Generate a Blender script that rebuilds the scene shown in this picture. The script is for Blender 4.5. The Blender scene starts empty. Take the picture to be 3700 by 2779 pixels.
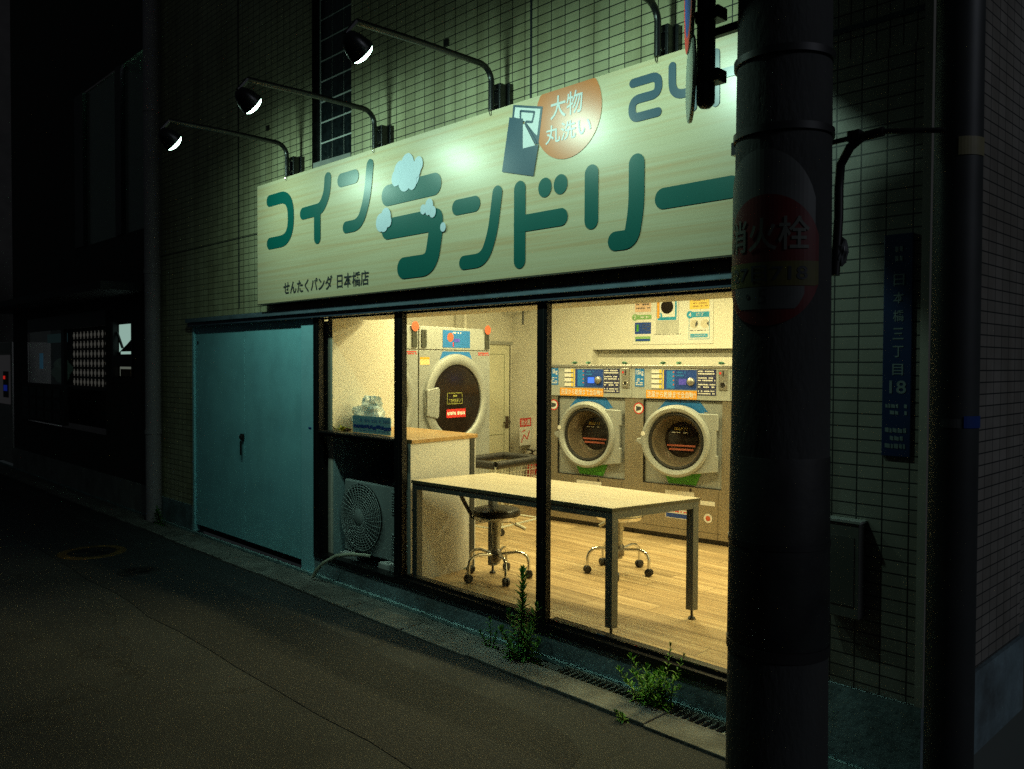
import bpy, bmesh, math, random
from mathutils import Vector, Matrix
random.seed(7)
C = bpy.context
SC = C.scene
COL = SC.collection
R = math.radians

# ------------------------------------------------------------------ camera, sky, exposure
cam = bpy.data.cameras.new('camera'); co = bpy.data.objects.new('camera', cam); COL.objects.link(co)
cam.sensor_width = 36.0; cam.sensor_fit = 'HORIZONTAL'; cam.lens = 29.2
cam.clip_start = 0.05; cam.clip_end = 500
_y, _p, _r = R(46.229), R(1.390), R(-0.2395)
_f = Vector((-math.sin(_y)*math.cos(_p), math.cos(_y)*math.cos(_p), -math.sin(_p)))
_x = Vector((math.cos(_y), math.sin(_y), 0)); _d = _f.cross(_x)
_xr = _x*math.cos(_r) + _d*math.sin(_r); _dr = -_x*math.sin(_r) + _d*math.cos(_r)
M = Matrix((_xr, -_dr, -_f)).transposed().to_4x4(); M.translation = Vector((0, -3.25, 1.59))
co.matrix_world = M
SC.camera = co

w = bpy.data.worlds.new('World'); SC.world = w; w.use_nodes = True
nt = w.node_tree; bg = nt.nodes['Background']
bg.inputs[0].default_value = (.75, .95, 1.0, 1); bg.inputs[1].default_value = 0.009      # moonless town sky
ml_ = bpy.data.lights.new('night_light', 'SUN'); ml_.energy = 0.20; ml_.angle = R(12); ml_.color = (.80, .86, 1.0)
mo_ = bpy.data.objects.new('night_light', ml_); COL.objects.link(mo_)
mo_.rotation_euler = Vector((-math.cos(R(28))*math.cos(R(7)), -math.cos(R(28))*math.sin(R(7)), -math.sin(R(28)))).to_track_quat('-Z', 'Y').to_euler()
SC.view_settings.view_transform = 'Standard'; SC.view_settings.look = 'None'
SC.view_settings.exposure = 0.0; SC.view_settings.gamma = 1.0
SC.cycles.max_bounces = 8; SC.cycles.use_adaptive_sampling = False; SC.cycles.diffuse_bounces = 3; SC.cycles.glossy_bounces = 4
SC.cycles.transparent_max_bounces = 16
SC.cycles.caustics_reflective = False; SC.cycles.caustics_refractive = False
SC.cycles.sample_clamp_indirect = 1.0
SC.cycles.use_denoising = False      # keep the grain of a high-ISO night exposure

LAMP_E = 19.0          # lens glow
SPOT_W = 26.0          # spotlight beams on the sign
ROOM_W = 41.0
ROOM_E = 6.0          # ceiling tubes in the laundry
LAMP_C = (0.60, 1.0, 0.79)
ROOM_C = (1.0, 0.88, 0.43)

# ------------------------------------------------------------------ material helpers
MATS = {}
def N(t, kind, **kw):
    n = t.nodes.new(kind)
    for k, v in kw.items(): setattr(n, k, v)
    return n
def mat(name, col, rough=0.6, metal=0.0, var=0.12, scale=6.0, bump=0.0, bscale=60.0, spec=0.5, emit=None, estr=0.0, stretch=None, dirt=0.0, coat=0.0):
    if name in MATS: return MATS[name]
    m = bpy.data.materials.new(name); m.use_nodes = True; t = m.node_tree
    b = t.nodes['Principled BSDF']
    b.inputs['Roughness'].default_value = rough; b.inputs['Metallic'].default_value = metal
    b.inputs['Specular IOR Level'].default_value = spec
    b.inputs['Coat Weight'].default_value = coat
    tc = N(t, 'ShaderNodeTexCoord'); src = tc.outputs['Object']
    if stretch:
        mp = N(t, 'ShaderNodeMapping'); mp.inputs['Scale'].default_value = stretch
        t.links.new(src, mp.inputs[0]); src = mp.outputs[0]
    nz = N(t, 'ShaderNodeTexNoise'); nz.inputs['Scale'].default_value = scale; nz.inputs['Detail'].default_value = 6
    t.links.new(src, nz.inputs['Vector'])
    rp = N(t, 'ShaderNodeValToRGB')
    c = Vector(col)
    rp.color_ramp.elements[0].position = 0.3; rp.color_ramp.elements[1].position = 0.7
    rp.color_ramp.elements[0].color = (*(c*(1-var)), 1); rp.color_ramp.elements[1].color = (*[min(1, v) for v in c*(1+var)], 1)
    t.links.new(nz.outputs['Fac'], rp.inputs[0]); colout = rp.outputs[0]
    if dirt > 0:
        n2 = N(t, 'ShaderNodeTexNoise'); n2.inputs['Scale'].default_value = 2.3; n2.inputs['Detail'].default_value = 9; n2.inputs['Roughness'].default_value = .7
        t.links.new(tc.outputs['Object'], n2.inputs['Vector'])
        r2 = N(t, 'ShaderNodeValToRGB'); r2.color_ramp.elements[0].position = .45; r2.color_ramp.elements[1].position = .72
        r2.color_ramp.elements[0].color = (0, 0, 0, 1); r2.color_ramp.elements[1].color = (dirt, dirt, dirt, 1)
        t.links.new(n2.outputs['Fac'], r2.inputs[0])
        mx = N(t, 'ShaderNodeMixRGB'); mx.inputs[2].default_value = (.05, .045, .035, 1)
        t.links.new(r2.outputs[0], mx.inputs[0]); t.links.new(colout, mx.inputs[1]); colout = mx.outputs[0]
    t.links.new(colout, b.inputs['Base Color'])
    if bump > 0:
        nb = N(t, 'ShaderNodeTexNoise'); nb.inputs['Scale'].default_value = bscale; nb.inputs['Detail'].default_value = 4
        t.links.new(src, nb.inputs['Vector'])
        bp = N(t, 'ShaderNodeBump'); bp.inputs['Strength'].default_value = bump; bp.inputs['Distance'].default_value = .01
        t.links.new(nb.outputs['Fac'], bp.inputs['Height']); t.links.new(bp.outputs[0], b.inputs['Normal'])
    if emit:
        b.inputs['Emission Color'].default_value = (*emit, 1); b.inputs['Emission Strength'].default_value = estr
        if estr < 7: m.cycles.emission_sampling = 'NONE'
    MATS[name] = m; return m

def tile_mat(name, base, bw, bh, mortar, joint=(.02, .022, .024), axis='X', ox=0.0, oz=0.0, var=.1, rough=.45):
    m = bpy.data.materials.new(name); m.use_nodes = True; t = m.node_tree; b = t.nodes['Principled BSDF']
    tc = N(t, 'ShaderNodeTexCoord'); sp = N(t, 'ShaderNodeSeparateXYZ'); t.links.new(tc.outputs['Object'], sp.inputs[0])
    cb = N(t, 'ShaderNodeCombineXYZ')
    a = N(t, 'ShaderNodeMath', operation='ADD'); a.inputs[1].default_value = 40 + ox
    z = N(t, 'ShaderNodeMath', operation='ADD'); z.inputs[1].default_value = oz
    t.links.new(sp.outputs[axis], a.inputs[0]); t.links.new(sp.outputs['Z'], z.inputs[0])
    t.links.new(a.outputs[0], cb.inputs[0]); t.links.new(z.outputs[0], cb.inputs[1])
    br = N(t, 'ShaderNodeTexBrick'); br.offset = 0.0; br.squash = 1.0
    br.inputs['Scale'].default_value = 1.0; br.inputs['Brick Width'].default_value = bw; br.inputs['Row Height'].default_value = bh
    br.inputs['Mortar Size'].default_value = mortar; br.inputs['Mortar Smooth'].default_value = 0.1; br.inputs['Bias'].default_value = 0
    c = Vector(base)
    br.inputs['Color1'].default_value = (*(c*(1-var)), 1); br.inputs['Color2'].default_value = (*(c*(1+var)), 1); br.inputs['Mortar'].default_value = (*joint, 1)
    t.links.new(cb.outputs[0], br.inputs['Vector'])
    nz = N(t, 'ShaderNodeTexNoise'); nz.inputs['Scale'].default_value = 1.1; nz.inputs['Detail'].default_value = 8; nz.inputs['Roughness'].default_value = .65
    t.links.new(tc.outputs['Object'], nz.inputs['Vector'])
    rp = N(t, 'ShaderNodeValToRGB'); rp.color_ramp.elements[0].position = .3; rp.color_ramp.elements[1].position = .65
    rp.color_ramp.elements[0].color = (.60, .57, .52, 1); rp.color_ramp.elements[1].color = (1.05, 1.05, 1.05, 1)
    t.links.new(nz.outputs['Fac'], rp.inputs[0])
    mx = N(t, 'ShaderNodeMixRGB', blend_type='MULTIPLY'); mx.inputs[0].default_value = 1
    t.links.new(br.outputs['Color'], mx.inputs[1]); t.links.new(rp.outputs[0], mx.inputs[2])
    # rain streaks
    mp = N(t, 'ShaderNodeMapping'); mp.inputs['Scale'].default_value = (7, 7, .35); t.links.new(tc.outputs['Object'], mp.inputs[0])
    ns = N(t, 'ShaderNodeTexNoise'); ns.inputs['Scale'].default_value = 1; ns.inputs['Detail'].default_value = 5; t.links.new(mp.outputs[0], ns.inputs['Vector'])
    rs = N(t, 'ShaderNodeValToRGB'); rs.color_ramp.elements[0].position = .36; rs.color_ramp.elements[1].position = .56
    rs.color_ramp.elements[0].color = (.77, .75, .72, 1); rs.color_ramp.elements[1].color = (1, 1, 1, 1); t.links.new(ns.outputs['Fac'], rs.inputs[0])
    m2 = N(t, 'ShaderNodeMixRGB', blend_type='MULTIPLY'); m2.inputs[0].default_value = 1
    t.links.new(mx.outputs[0], m2.inputs[1]); t.links.new(rs.outputs[0], m2.inputs[2]); t.links.new(m2.outputs[0], b.inputs['Base Color'])
    b.inputs['Roughness'].default_value = rough
    iv = N(t, 'ShaderNodeMath', operation='SUBTRACT'); iv.inputs[0].default_value = 1; t.links.new(br.outputs['Fac'], iv.inputs[1])
    nf = N(t, 'ShaderNodeTexNoise'); nf.inputs['Scale'].default_value = 90; t.links.new(tc.outputs['Object'], nf.inputs['Vector'])
    ad = N(t, 'ShaderNodeMath', operation='MULTIPLY_ADD'); ad.inputs[1].default_value = .12; t.links.new(nf.outputs['Fac'], ad.inputs[0]); t.links.new(iv.outputs[0], ad.inputs[2])
    bp = N(t, 'ShaderNodeBump'); bp.inputs['Strength'].default_value = .6; bp.inputs['Distance'].default_value = .004
    t.links.new(ad.outputs[0], bp.inputs['Height']); t.links.new(bp.outputs[0], b.inputs['Normal'])
    MATS[name] = m; return m

def wood_mat(name, dark, light, axis='X', freq=(0.7, 26, 26), rough=.4, extra=None, spec=.5, bump=.0, planks=None):
    m = bpy.data.materials.new(name); m.use_nodes = True; t = m.node_tree; b = t.nodes['Principled BSDF']
    tc = N(t, 'ShaderNodeTexCoord'); mp = N(t, 'ShaderNodeMapping'); mp.inputs['Scale'].default_value = freq
    t.links.new(tc.outputs['Object'], mp.inputs[0])
    vec = mp.outputs[0]
    if planks:
        br = N(t, 'ShaderNodeTexBrick'); br.offset = .37; br.inputs['Scale'].default_value = 1
        br.inputs['Brick Width'].default_value = planks[0]; br.inputs['Row Height'].default_value = planks[1]; br.inputs['Mortar Size'].default_value = .0018
        br.inputs['Color1'].default_value = (0, 0, 0, 1); br.inputs['Color2'].default_value = (1, 1, 1, 1); br.inputs['Mortar'].default_value = (.5, .5, .5, 1)
        t.links.new(tc.outputs['Object'], br.inputs['Vector'])
        va = N(t, 'ShaderNodeVectorMath', operation='ADD'); t.links.new(mp.outputs[0], va.inputs[0])
        sc = N(t, 'ShaderNodeVectorMath', operation='SCALE'); sc.inputs['Scale'].default_value = 9; t.links.new(br.outputs['Color'], sc.inputs[0]); t.links.new(sc.outputs[0], va.inputs[1])
        vec = va.outputs[0]
    nz = N(t, 'ShaderNodeTexNoise'); nz.inputs['Scale'].default_value = 1.0; nz.inputs['Detail'].default_value = 7; nz.inputs['Roughness'].default_value = .6; nz.inputs['Distortion'].default_value = .4
    t.links.new(vec, nz.inputs['Vector'])
    rp = N(t, 'ShaderNodeValToRGB'); e = rp.color_ramp.elements
    e[0].position = .32; e[0].color = (*dark, 1); e[1].position = .62; e[1].color = (*light, 1)
    if extra:
        k = e.new(.52); k.color = (*extra, 1)
    t.links.new(nz.outputs['Fac'], rp.inputs[0]); out = rp.outputs[0]
    if planks:
        mx = N(t, 'ShaderNodeMixRGB', blend_type='MULTIPLY'); mx.inputs[0].default_value = 1
        r2 = N(t, 'ShaderNodeValToRGB'); r2.color_ramp.elements[0].color = (.75, .75, .75, 1); r2.color_ramp.elements[1].color = (1.1, 1.1, 1.1, 1)
        t.links.new(br.outputs['Color'], r2.inputs[0]); t.links.new(out, mx.inputs[1]); t.links.new(r2.outputs[0], mx.inputs[2])
        m2 = N(t, 'ShaderNodeMixRGB'); m2.inputs[2].default_value = (.06, .035, .015, 1)
        t.links.new(br.outputs['Fac'], m2.inputs[0]); t.links.new(mx.outputs[0], m2.inputs[1]); out = m2.outputs[0]
    t.links.new(out, b.inputs['Base Color'])
    b.inputs['Roughness'].default_value = rough; b.inputs['Specular IOR Level'].default_value = spec
    MATS[name] = m; return m

def glass_mat(name, tint=(1, 1, 1), base=.04, rough=.02, k=.9):
    m = bpy.data.materials.new(name); m.use_nodes = True; t = m.node_tree
    t.nodes.remove(t.nodes['Principled BSDF']); out = t.nodes['Material Output']
    tr = N(t, 'ShaderNodeBsdfTransparent'); tr.inputs[0].default_value = (*tint, 1)
    gl = N(t, 'ShaderNodeBsdfGlossy'); gl.inputs['Roughness'].default_value = rough
    lw_ = N(t, 'ShaderNodeLayerWeight'); lw_.inputs[0].default_value = .5
    p5 = N(t, 'ShaderNodeMath', operation='POWER'); p5.inputs[1].default_value = 5; t.links.new(lw_.outputs['Facing'], p5.inputs[0])
    fr = N(t, 'ShaderNodeMath', operation='MULTIPLY_ADD'); fr.inputs[1].default_value = .96; fr.inputs[2].default_value = .04; t.links.new(p5.outputs[0], fr.inputs[0])
    nz = N(t, 'ShaderNodeTexNoise'); nz.inputs['Scale'].default_value = 3; tc = N(t, 'ShaderNodeTexCoord'); t.links.new(tc.outputs['Object'], nz.inputs['Vector'])
    bp = N(t, 'ShaderNodeBump'); bp.inputs['Strength'].default_value = .02; t.links.new(nz.outputs['Fac'], bp.inputs['Height']); t.links.new(bp.outputs[0], gl.inputs['Normal'])
    mx = N(t, 'ShaderNodeMixShader'); t.links.new(fr.outputs[0], mx.inputs[0]); t.links.new(tr.outputs[0], mx.inputs[1]); t.links.new(gl.outputs[0], mx.inputs[2])
    t.links.new(mx.outputs[0], out.inputs[0]); MATS[name] = m; return m

def film_mat(name, col, clear=.5):
    m = bpy.data.materials.new(name); m.use_nodes = True; t = m.node_tree; b = t.nodes['Principled BSDF']; out = t.nodes['Material Output']
    b.inputs['Base Color'].default_value = (*col, 1); b.inputs['Roughness'].default_value = .25
    tr = N(t, 'ShaderNodeBsdfTransparent'); nz = N(t, 'ShaderNodeTexNoise'); nz.inputs['Scale'].default_value = 14
    tc = N(t, 'ShaderNodeTexCoord'); t.links.new(tc.outputs['Object'], nz.inputs['Vector'])
    mu = N(t, 'ShaderNodeMath', operation='MULTIPLY'); mu.inputs[1].default_value = 2*(1-clear); t.links.new(nz.outputs['Fac'], mu.inputs[0])
    mx = N(t, 'ShaderNodeMixShader'); t.links.new(mu.outputs[0], mx.inputs[0]); t.links.new(tr.outputs[0], mx.inputs[1]); t.links.new(b.outputs[0], mx.inputs[2])
    t.links.new(mx.outputs[0], out.inputs[0]); MATS[name] = m; return m

def asphalt_mat():
    m = bpy.data.materials.new('asphalt'); m.use_nodes = True; t = m.node_tree; b = t.nodes['Principled BSDF']
    tc = N(t, 'ShaderNodeTexCoord'); O = tc.outputs['Object']
    def noise(s, d=6, r=.6):
        n = N(t, 'ShaderNodeTexNoise'); n.inputs['Scale'].default_value = s; n.inputs['Detail'].default_value = d; n.inputs['Roughness'].default_value = r
        t.links.new(O, n.inputs['Vector']); return n.outputs['Fac']
    def ramp(f, a, ca, bb, cb):
        r = N(t, 'ShaderNodeValToRGB'); e = r.color_ramp.elements
        e[0].position = a; e[0].color = (*ca, 1); e[1].position = bb; e[1].color = (*cb, 1); t.links.new(f, r.inputs[0]); return r.outputs[0]
    big = ramp(noise(.8, 5), .35, (.020, .023, .026), .68, (.041, .045, .049))
    fine = ramp(noise(170, 3, .75), .33, (.25, .25, .25), .72, (2.1, 2.1, 2.0))
    m1 = N(t, 'ShaderNodeMixRGB', blend_type='MULTIPLY'); m1.inputs[0].default_value = 1; t.links.new(big, m1.inputs[1]); t.links.new(fine, m1.inputs[2])
    rust = ramp(noise(.55, 3), .6, (0, 0, 0), .75, (.5, .5, .5))
    m2 = N(t, 'ShaderNodeMixRGB'); m2.inputs[2].default_value = (.07, .042, .02, 1); t.links.new(rust, m2.inputs[0]); t.links.new(m1.outputs[0], m2.inputs[1])
    # winding cracks: thin lines of a distorted voronoi
    vo = N(t, 'ShaderNodeTexVoronoi', feature='DISTANCE_TO_EDGE'); vo.inputs['Scale'].default_value = .42
    nd = N(t, 'ShaderNodeTexNoise'); nd.inputs['Scale'].default_value = 2.2; nd.inputs['Detail'].default_value = 6; t.links.new(O, nd.inputs['Vector'])
    va = N(t, 'ShaderNodeVectorMath', operation='MULTIPLY_ADD'); va.inputs[1].default_value = (.5, .5, .5); t.links.new(nd.outputs['Color'], va.inputs[0]); t.links.new(O, va.inputs[2])
    t.links.new(va.outputs[0], vo.inputs['Vector'])
    cr = ramp(vo.outputs['Distance'], .001, (.6, .6, .6), .004, (0, 0, 0))
    m3 = N(t, 'ShaderNodeMixRGB'); m3.inputs[2].default_value = (.008, .008, .007, 1); t.links.new(cr, m3.inputs[0]); t.links.new(m2.outputs[0], m3.inputs[1])
    t.links.new(m3.outputs[0], b.inputs['Base Color']); b.inputs['Roughness'].default_value = .85
    bp = N(t, 'ShaderNodeBump'); bp.inputs['Strength'].default_value = .8; bp.inputs['Distance'].default_value = .006
    t.links.new(noise(110, 4), bp.inputs['Height']); t.links.new(bp.outputs[0], b.inputs['Normal'])
    return m

# materials
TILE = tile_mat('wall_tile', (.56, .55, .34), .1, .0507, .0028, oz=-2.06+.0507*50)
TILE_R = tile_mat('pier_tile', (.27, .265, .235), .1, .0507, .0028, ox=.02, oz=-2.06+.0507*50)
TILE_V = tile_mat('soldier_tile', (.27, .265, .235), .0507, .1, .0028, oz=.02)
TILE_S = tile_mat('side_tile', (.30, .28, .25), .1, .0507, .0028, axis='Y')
CONC = mat('concrete', (.20, .29, .32), .85, var=.25, scale=5, bump=.5, bscale=40, dirt=.75)
CONC_D = mat('gutter_concrete', (.20, .20, .18), .85, var=.3, scale=7, bump=.6, bscale=50, dirt=.8)
DARKMETAL = mat('dark_frame_metal', (.013, .013, .015), .38, .6, var=.2, bump=.05, bscale=30)
HEADER = mat('header_metal', (.19, .27, .34), .5, .4, var=.25, scale=9, stretch=(1, 4, 4), dirt=.3)
GLASS = glass_mat('window_glass', (.96, .97, .95))
DOORW = mat('door_paint', (.34, .84, .97), .45, var=.07, scale=3, dirt=.22, bump=.12, bscale=4)
WHITEPAINT = mat('white_paint', (.72, .71, .67), .6, var=.04, scale=2, bump=.04, bscale=80)
WALLPAPER = mat('cream_wallpaper', (.76, .73, .62), .75, var=.04, scale=3, bump=.12, bscale=220)
CEIL = mat('ceiling_paint', (.75, .73, .68), .8, var=.03)
FLOORW = wood_mat('floor_wood', (.33, .22, .11), (.61, .45, .25), freq=(1.1, 24, 24), rough=.42, extra=(.48, .335, .17), planks=(1.0, .15))
TABLEW = wood_mat('table_laminate', (.55, .46, .33), (.66, .56, .41), freq=(.8, 20, 20), rough=.35)
COUNTERW = wood_mat('counter_wood', (.35, .2, .075), (.52, .33, .14), freq=(.8, 22, 22), rough=.35)
SIGNW = wood_mat('sign_woodgrain', (.63, .46, .25), (.69, .61, .40), freq=(.5, 1, 34), rough=.34, extra=(.66, .58, .365), spec=1.0)
GREEN = mat('sign_green', (.0, .120, .102), .32, spec=.9, var=.03)
NAVY = mat('sign_navy', (.05, .10, .15), .32, spec=.9, var=.03)
ORANGE = mat('sign_orange', (.72, .20, .035), .32, spec=.9, var=.03)
PRINTWHITE = mat('print_white', (.78, .82, .84), .35, var=.02)
FOAM = mat('foam_print', (.62, .74, .86), .35, var=.02)
CHAR = mat('print_charcoal', (.045, .05, .055), .4, var=.05)
STEEL = mat('brushed_steel', (.40, .39, .36), .38, .85, var=.08, scale=4, stretch=(1, 1, 30), bump=.02)
STEELB = mat('cabinet_steel', (.36, .32, .25), .40, .75, var=.08, scale=4, stretch=(30, 1, 1))
MGREY = mat('machine_grey', (.37, .39, .37), .42, .1, var=.04)
MPANEL = mat('panel_grey', (.32, .34, .33), .45, .2, var=.05)
RINGG = mat('ring_grey', (.34, .36, .35), .38, .25, var=.04)
RUBBER = mat('black_rubber', (.012, .012, .012), .5, var=.2)
BLACKP = mat('black_plastic', (.016, .015, .014), .4, var=.2)
DRUM = mat('drum_dark', (.035, .022, .013), .3, .5, var=.4, scale=12)
DGLASS = mat('dark_door_glass', (.016, .011, .008), .16, var=.2, spec=.3)
BLUE = mat('decal_blue', (.02, .17, .48), .4, var=.06)
BLUED = mat('decal_dark_blue', (.014, .055, .28), .4, var=.06)
NAVYL = mat('decal_navy', (.018, .022, .085), .4, var=.06)
GREENB = mat('decal_green', (.06, .30, .02), .45, var=.1)
ORANGEB = mat('decal_orange', (.78, .34, .02), .4, var=.05)
RED = mat('decal_red', (.62, .035, .03), .4, var=.05)
REDO = mat('decal_orange_red', (.55, .115, .05), .4, var=.05)
YELLOW = mat('decal_yellow', (.80, .58, .08), .4, var=.05)
PALE = mat('paper_white', (.74, .73, .68), .6, var=.03)
SCREEN = mat('lit_screen', (.02, .05, .6), .3, emit=(.05, .2, 1.0), estr=1.3)
SCREEN_P = mat('dim_screen', (.08, .07, .4), .3, emit=(.12, .1, .6), estr=.25)
CHROME = mat('chrome', (.75, .75, .73), .12, 1.0, var=.04)
TABLEMET = mat('table_leg_grey', (.16, .17, .175), .45, .5, var=.06)
PLASTW = mat('ac_plastic', (.31, .37, .37), .5, var=.05, dirt=.2)
ACDARK = mat('ac_dark', (.02, .022, .02), .6)
FIRE = mat('extinguisher_red', (.48, .015, .012), .3, var=.05)
ASPH = asphalt_mat()
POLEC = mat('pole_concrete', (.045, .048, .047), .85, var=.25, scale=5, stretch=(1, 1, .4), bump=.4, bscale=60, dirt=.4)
POLEM = mat('painted_steel_pole', (.05, .055, .055), .5, .3, var=.2, dirt=.3)
PIPE = mat('downpipe_paint', (.42, .35, .39), .55, var=.08)
SIGNRED = mat('faded_red', (.12, .008, .007), .45, var=.25, scale=9)
SIGNYEL = mat('faded_yellow', (.10, .09, .015), .5, var=.25, scale=9)
GREYD = mat('grey_plate', (.10, .105, .10), .5, var=.2)
ADDRB = mat('address_blue', (.006, .022, .08), .4, var=.1)
LEAF = mat('weed_leaf', (.06, .22, .025), .55, var=.35, scale=20)
LEAFL = mat('bright_weed_leaf', (.15, .38, .03), .55, var=.35, scale=20)
STEM = mat('weed_stem', (.05, .09, .02), .6, var=.2)
HOUSEW = mat('dark_house_wall', (.055, .05, .045), .8, var=.2, bump=.2, bscale=30)
LENS = mat('lamp_lens', (.9, .9, .9), .3, emit=LAMP_C, estr=LAMP_E)
TUBE = mat('ceiling_tube', (.9, .9, .9), .4, emit=ROOM_C, estr=ROOM_E)

# ------------------------------------------------------------------ mesh helpers
class MB:
    def __init__(s): s.v = []; s.f = []; s.sm = []
    def add(s, vs, fs, smooth=False):
        n = len(s.v); s.v += [tuple(v) for v in vs]; s.f += [tuple(i+n for i in f) for f in fs]; s.sm += [smooth]*len(fs); return s
    def box(s, x0, x1, y0, y1, z0, z1):
        v = [(x, y, z) for z in (z0, z1) for y in (y0, y1) for x in (x0, x1)]
        return s.add(v, [(0, 2, 3, 1), (4, 5, 7, 6), (0, 1, 5, 4), (2, 6, 7, 3), (0, 4, 6, 2), (1, 3, 7, 5)])
    def prism(s, poly, z0, z1):
        n = len(poly); v = [(x, y, z0) for x, y in poly]+[(x, y, z1) for x, y in poly]
        f = [tuple(range(n-1, -1, -1)), tuple(range(n, 2*n))]+[(i, (i+1) % n, n+(i+1) % n, n+i) for i in range(n)]
        return s.add(v, f)
    def slab(s, poly, y0, y1):
        # polygon in x,z extruded along y
        n = len(poly); v = [(x, y0, z) for x, z in poly]+[(x, y1, z) for x, z in poly]
        f = [tuple(range(n)), tuple(range(2*n-1, n-1, -1))]+[(i, n+i, n+(i+1) % n, (i+1) % n) for i in range(n)]
        return s.add(v, f)
    def face(s, pts): return s.add(pts, [tuple(range(len(pts)))])
    def tube(s, pts, r, seg=10, cap=True, smooth=True):
        P = [Vector(p) for p in pts]; n = len(P); rs = r if isinstance(r, (list, tuple)) else [r]*n
        T = [(P[min(i+1, n-1)]-P[max(i-1, 0)]).normalized() for i in range(n)]
        a = T[0].orthogonal().normalized(); vs = []
        for i in range(n):
            a = (a-T[i]*a.dot(T[i])); a = a.normalized() if a.length > 1e-6 else T[i].orthogonal().normalized()
            b = T[i].cross(a)
            vs += [P[i]+(a*math.cos(2*math.pi*k/seg)+b*math.sin(2*math.pi*k/seg))*rs[i] for k in range(seg)]
        fs = [(i*seg+k, i*seg+(k+1) % seg, (i+1)*seg+(k+1) % seg, (i+1)*seg+k) for i in range(n-1) for k in range(seg)]
        s.add(vs, fs, smooth)
        if cap:
            m = len(s.v)-n*seg
            s.f += [tuple(m+k for k in range(seg-1, -1, -1)), tuple(m+(n-1)*seg+k for k in range(seg))]; s.sm += [False]*2
        return s
    def lathe(s, prof, origin=(0, 0, 0), axis=(0, 0, 1), seg=32, smooth=True):
        # prof: (radius, height along axis)
        A = Vector(axis).normalized(); a = A.orthogonal().normalized(); b = A.cross(a); O = Vector(origin)
        vs = []
        for r, h in prof:
            vs += [O+A*h+(a*math.cos(2*math.pi*k/seg)+b*math.sin(2*math.pi*k/seg))*r for k in range(seg)]
        fs = [(i*seg+k, i*seg+(k+1) % seg, (i+1)*seg+(k+1) % seg, (i+1)*seg+k) for i in range(len(prof)-1) for k in range(seg)]
        return s.add(vs, fs, smooth)
    def disc(s, c, r, axis=(0, -1, 0), seg=32, rz=None):
        A = Vector(axis).normalized(); a = A.orthogonal().normalized(); b = A.cross(a); O = Vector(c)
        return s.face([O+a*math.cos(2*math.pi*k/seg)*r+b*math.sin(2*math.pi*k/seg)*r for k in range(seg)])
    def ball(s, c, r, n=10):
        return s.lathe([(max(r*math.sin(math.pi*i/n), 1e-4), -r*math.cos(math.pi*i/n)) for i in range(n+1)], c, (0, 0, 1), 2*n)
    def torus(s, c, R_, r, axis=(0, -1, 0), seg=40, ps=10):
        prof = [(R_+r*math.cos(2*math.pi*i/ps), r*math.sin(2*math.pi*i/ps)) for i in range(ps+1)]
        return s.lathe(prof, c, axis, seg)
    def ribbon(s, pts, wd, y, fil=.1, cap=True, seg=8):
        P = [Vector(p) for p in pts]; L = [P[0]]
        for i in range(1, len(P)-1):
            a, b, c = P[i-1], P[i], P[i+1]
            f = min(fil, (a-b).length*.48, (c-b).length*.48)
            p0 = b+(a-b).normalized()*f; p2 = b+(c-b).normalized()*f
            L += [p0*(1-t)**2+b*2*t*(1-t)+p2*t*t for t in [k/seg for k in range(seg+1)]]
        L.append(P[-1]); n = len(L); l = []; r = []
        for i in range(n):
            t = (L[min(i+1, n-1)]-L[max(i-1, 0)]).normalized(); m = Vector((-t.y, t.x))
            l.append(L[i]+m*wd/2); r.append(L[i]-m*wd/2)
        for i in range(n-1):
            q = [l[i], l[i+1], r[i+1], r[i]]
            s.face([(p.x, y, p.y) for p in reversed(q)])
        if cap:
            for e, o in ((0, 1), (n-1, n-2)):
                t = (L[e]-L[o]).normalized(); m = Vector((-t.y, t.x))
                arc = [L[e]+(m*math.cos(a)+t*math.sin(a))*wd/2 for a in [math.pi*k/12 for k in range(13)]]
                s.face([(p.x, y, p.y) for p in arc])
        return s
    def text(s, body, box, y=None, bold=0.0, to3d=None, slices=0, keep=False):
        u0, u1, v0, v1 = box
        cu = bpy.data.curves.new('t', 'FONT'); cu.body = body; cu.offset = bold; cu.resolution_u = 3
        o = bpy.data.objects.new('t', cu); COL.objects.link(o)
        dg = C.evaluated_depsgraph_get(); me = bpy.data.meshes.new_from_object(o.evaluated_get(dg))
        bpy.data.objects.remove(o); bpy.data.curves.remove(cu)
        bm = bmesh.new(); bm.from_mesh(me); bpy.data.meshes.remove(me)
        if not bm.verts: bm.free(); return s
        xs = [v.co.x for v in bm.verts]; ys = [v.co.y for v in bm.verts]
        a, b, c, d = min(xs), max(xs), min(ys), max(ys)
        sx = (u1-u0)/max(b-a, 1e-6); sy = (v1-v0)/max(d-c, 1e-6); ox = u0; oy = v0
        if keep:
            k = min(sx, sy); ox = u0+((u1-u0)-(b-a)*k)/2; oy = v0+((v1-v0)-(d-c)*k)/2; sx = sy = k
        for v in bm.verts: v.co = Vector((ox+(v.co.x-a)*sx, oy+(v.co.y-c)*sy, 0))
        for i in range(1, slices):
            uu = u0+(u1-u0)*i/slices
            bmesh.ops.bisect_plane(bm, geom=bm.verts[:]+bm.edges[:]+bm.faces[:], plane_co=(uu, 0, 0), plane_no=(1, 0, 0))
        bm.verts.ensure_lookup_table(); bm.verts.index_update()
        f3 = to3d or (lambda u, v: (u, y, v))
        s.add([f3(v.co.x, v.co.y) for v in bm.verts], [tuple(v.index for v in f.verts) for f in bm.faces])
        bm.free(); return s
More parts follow.
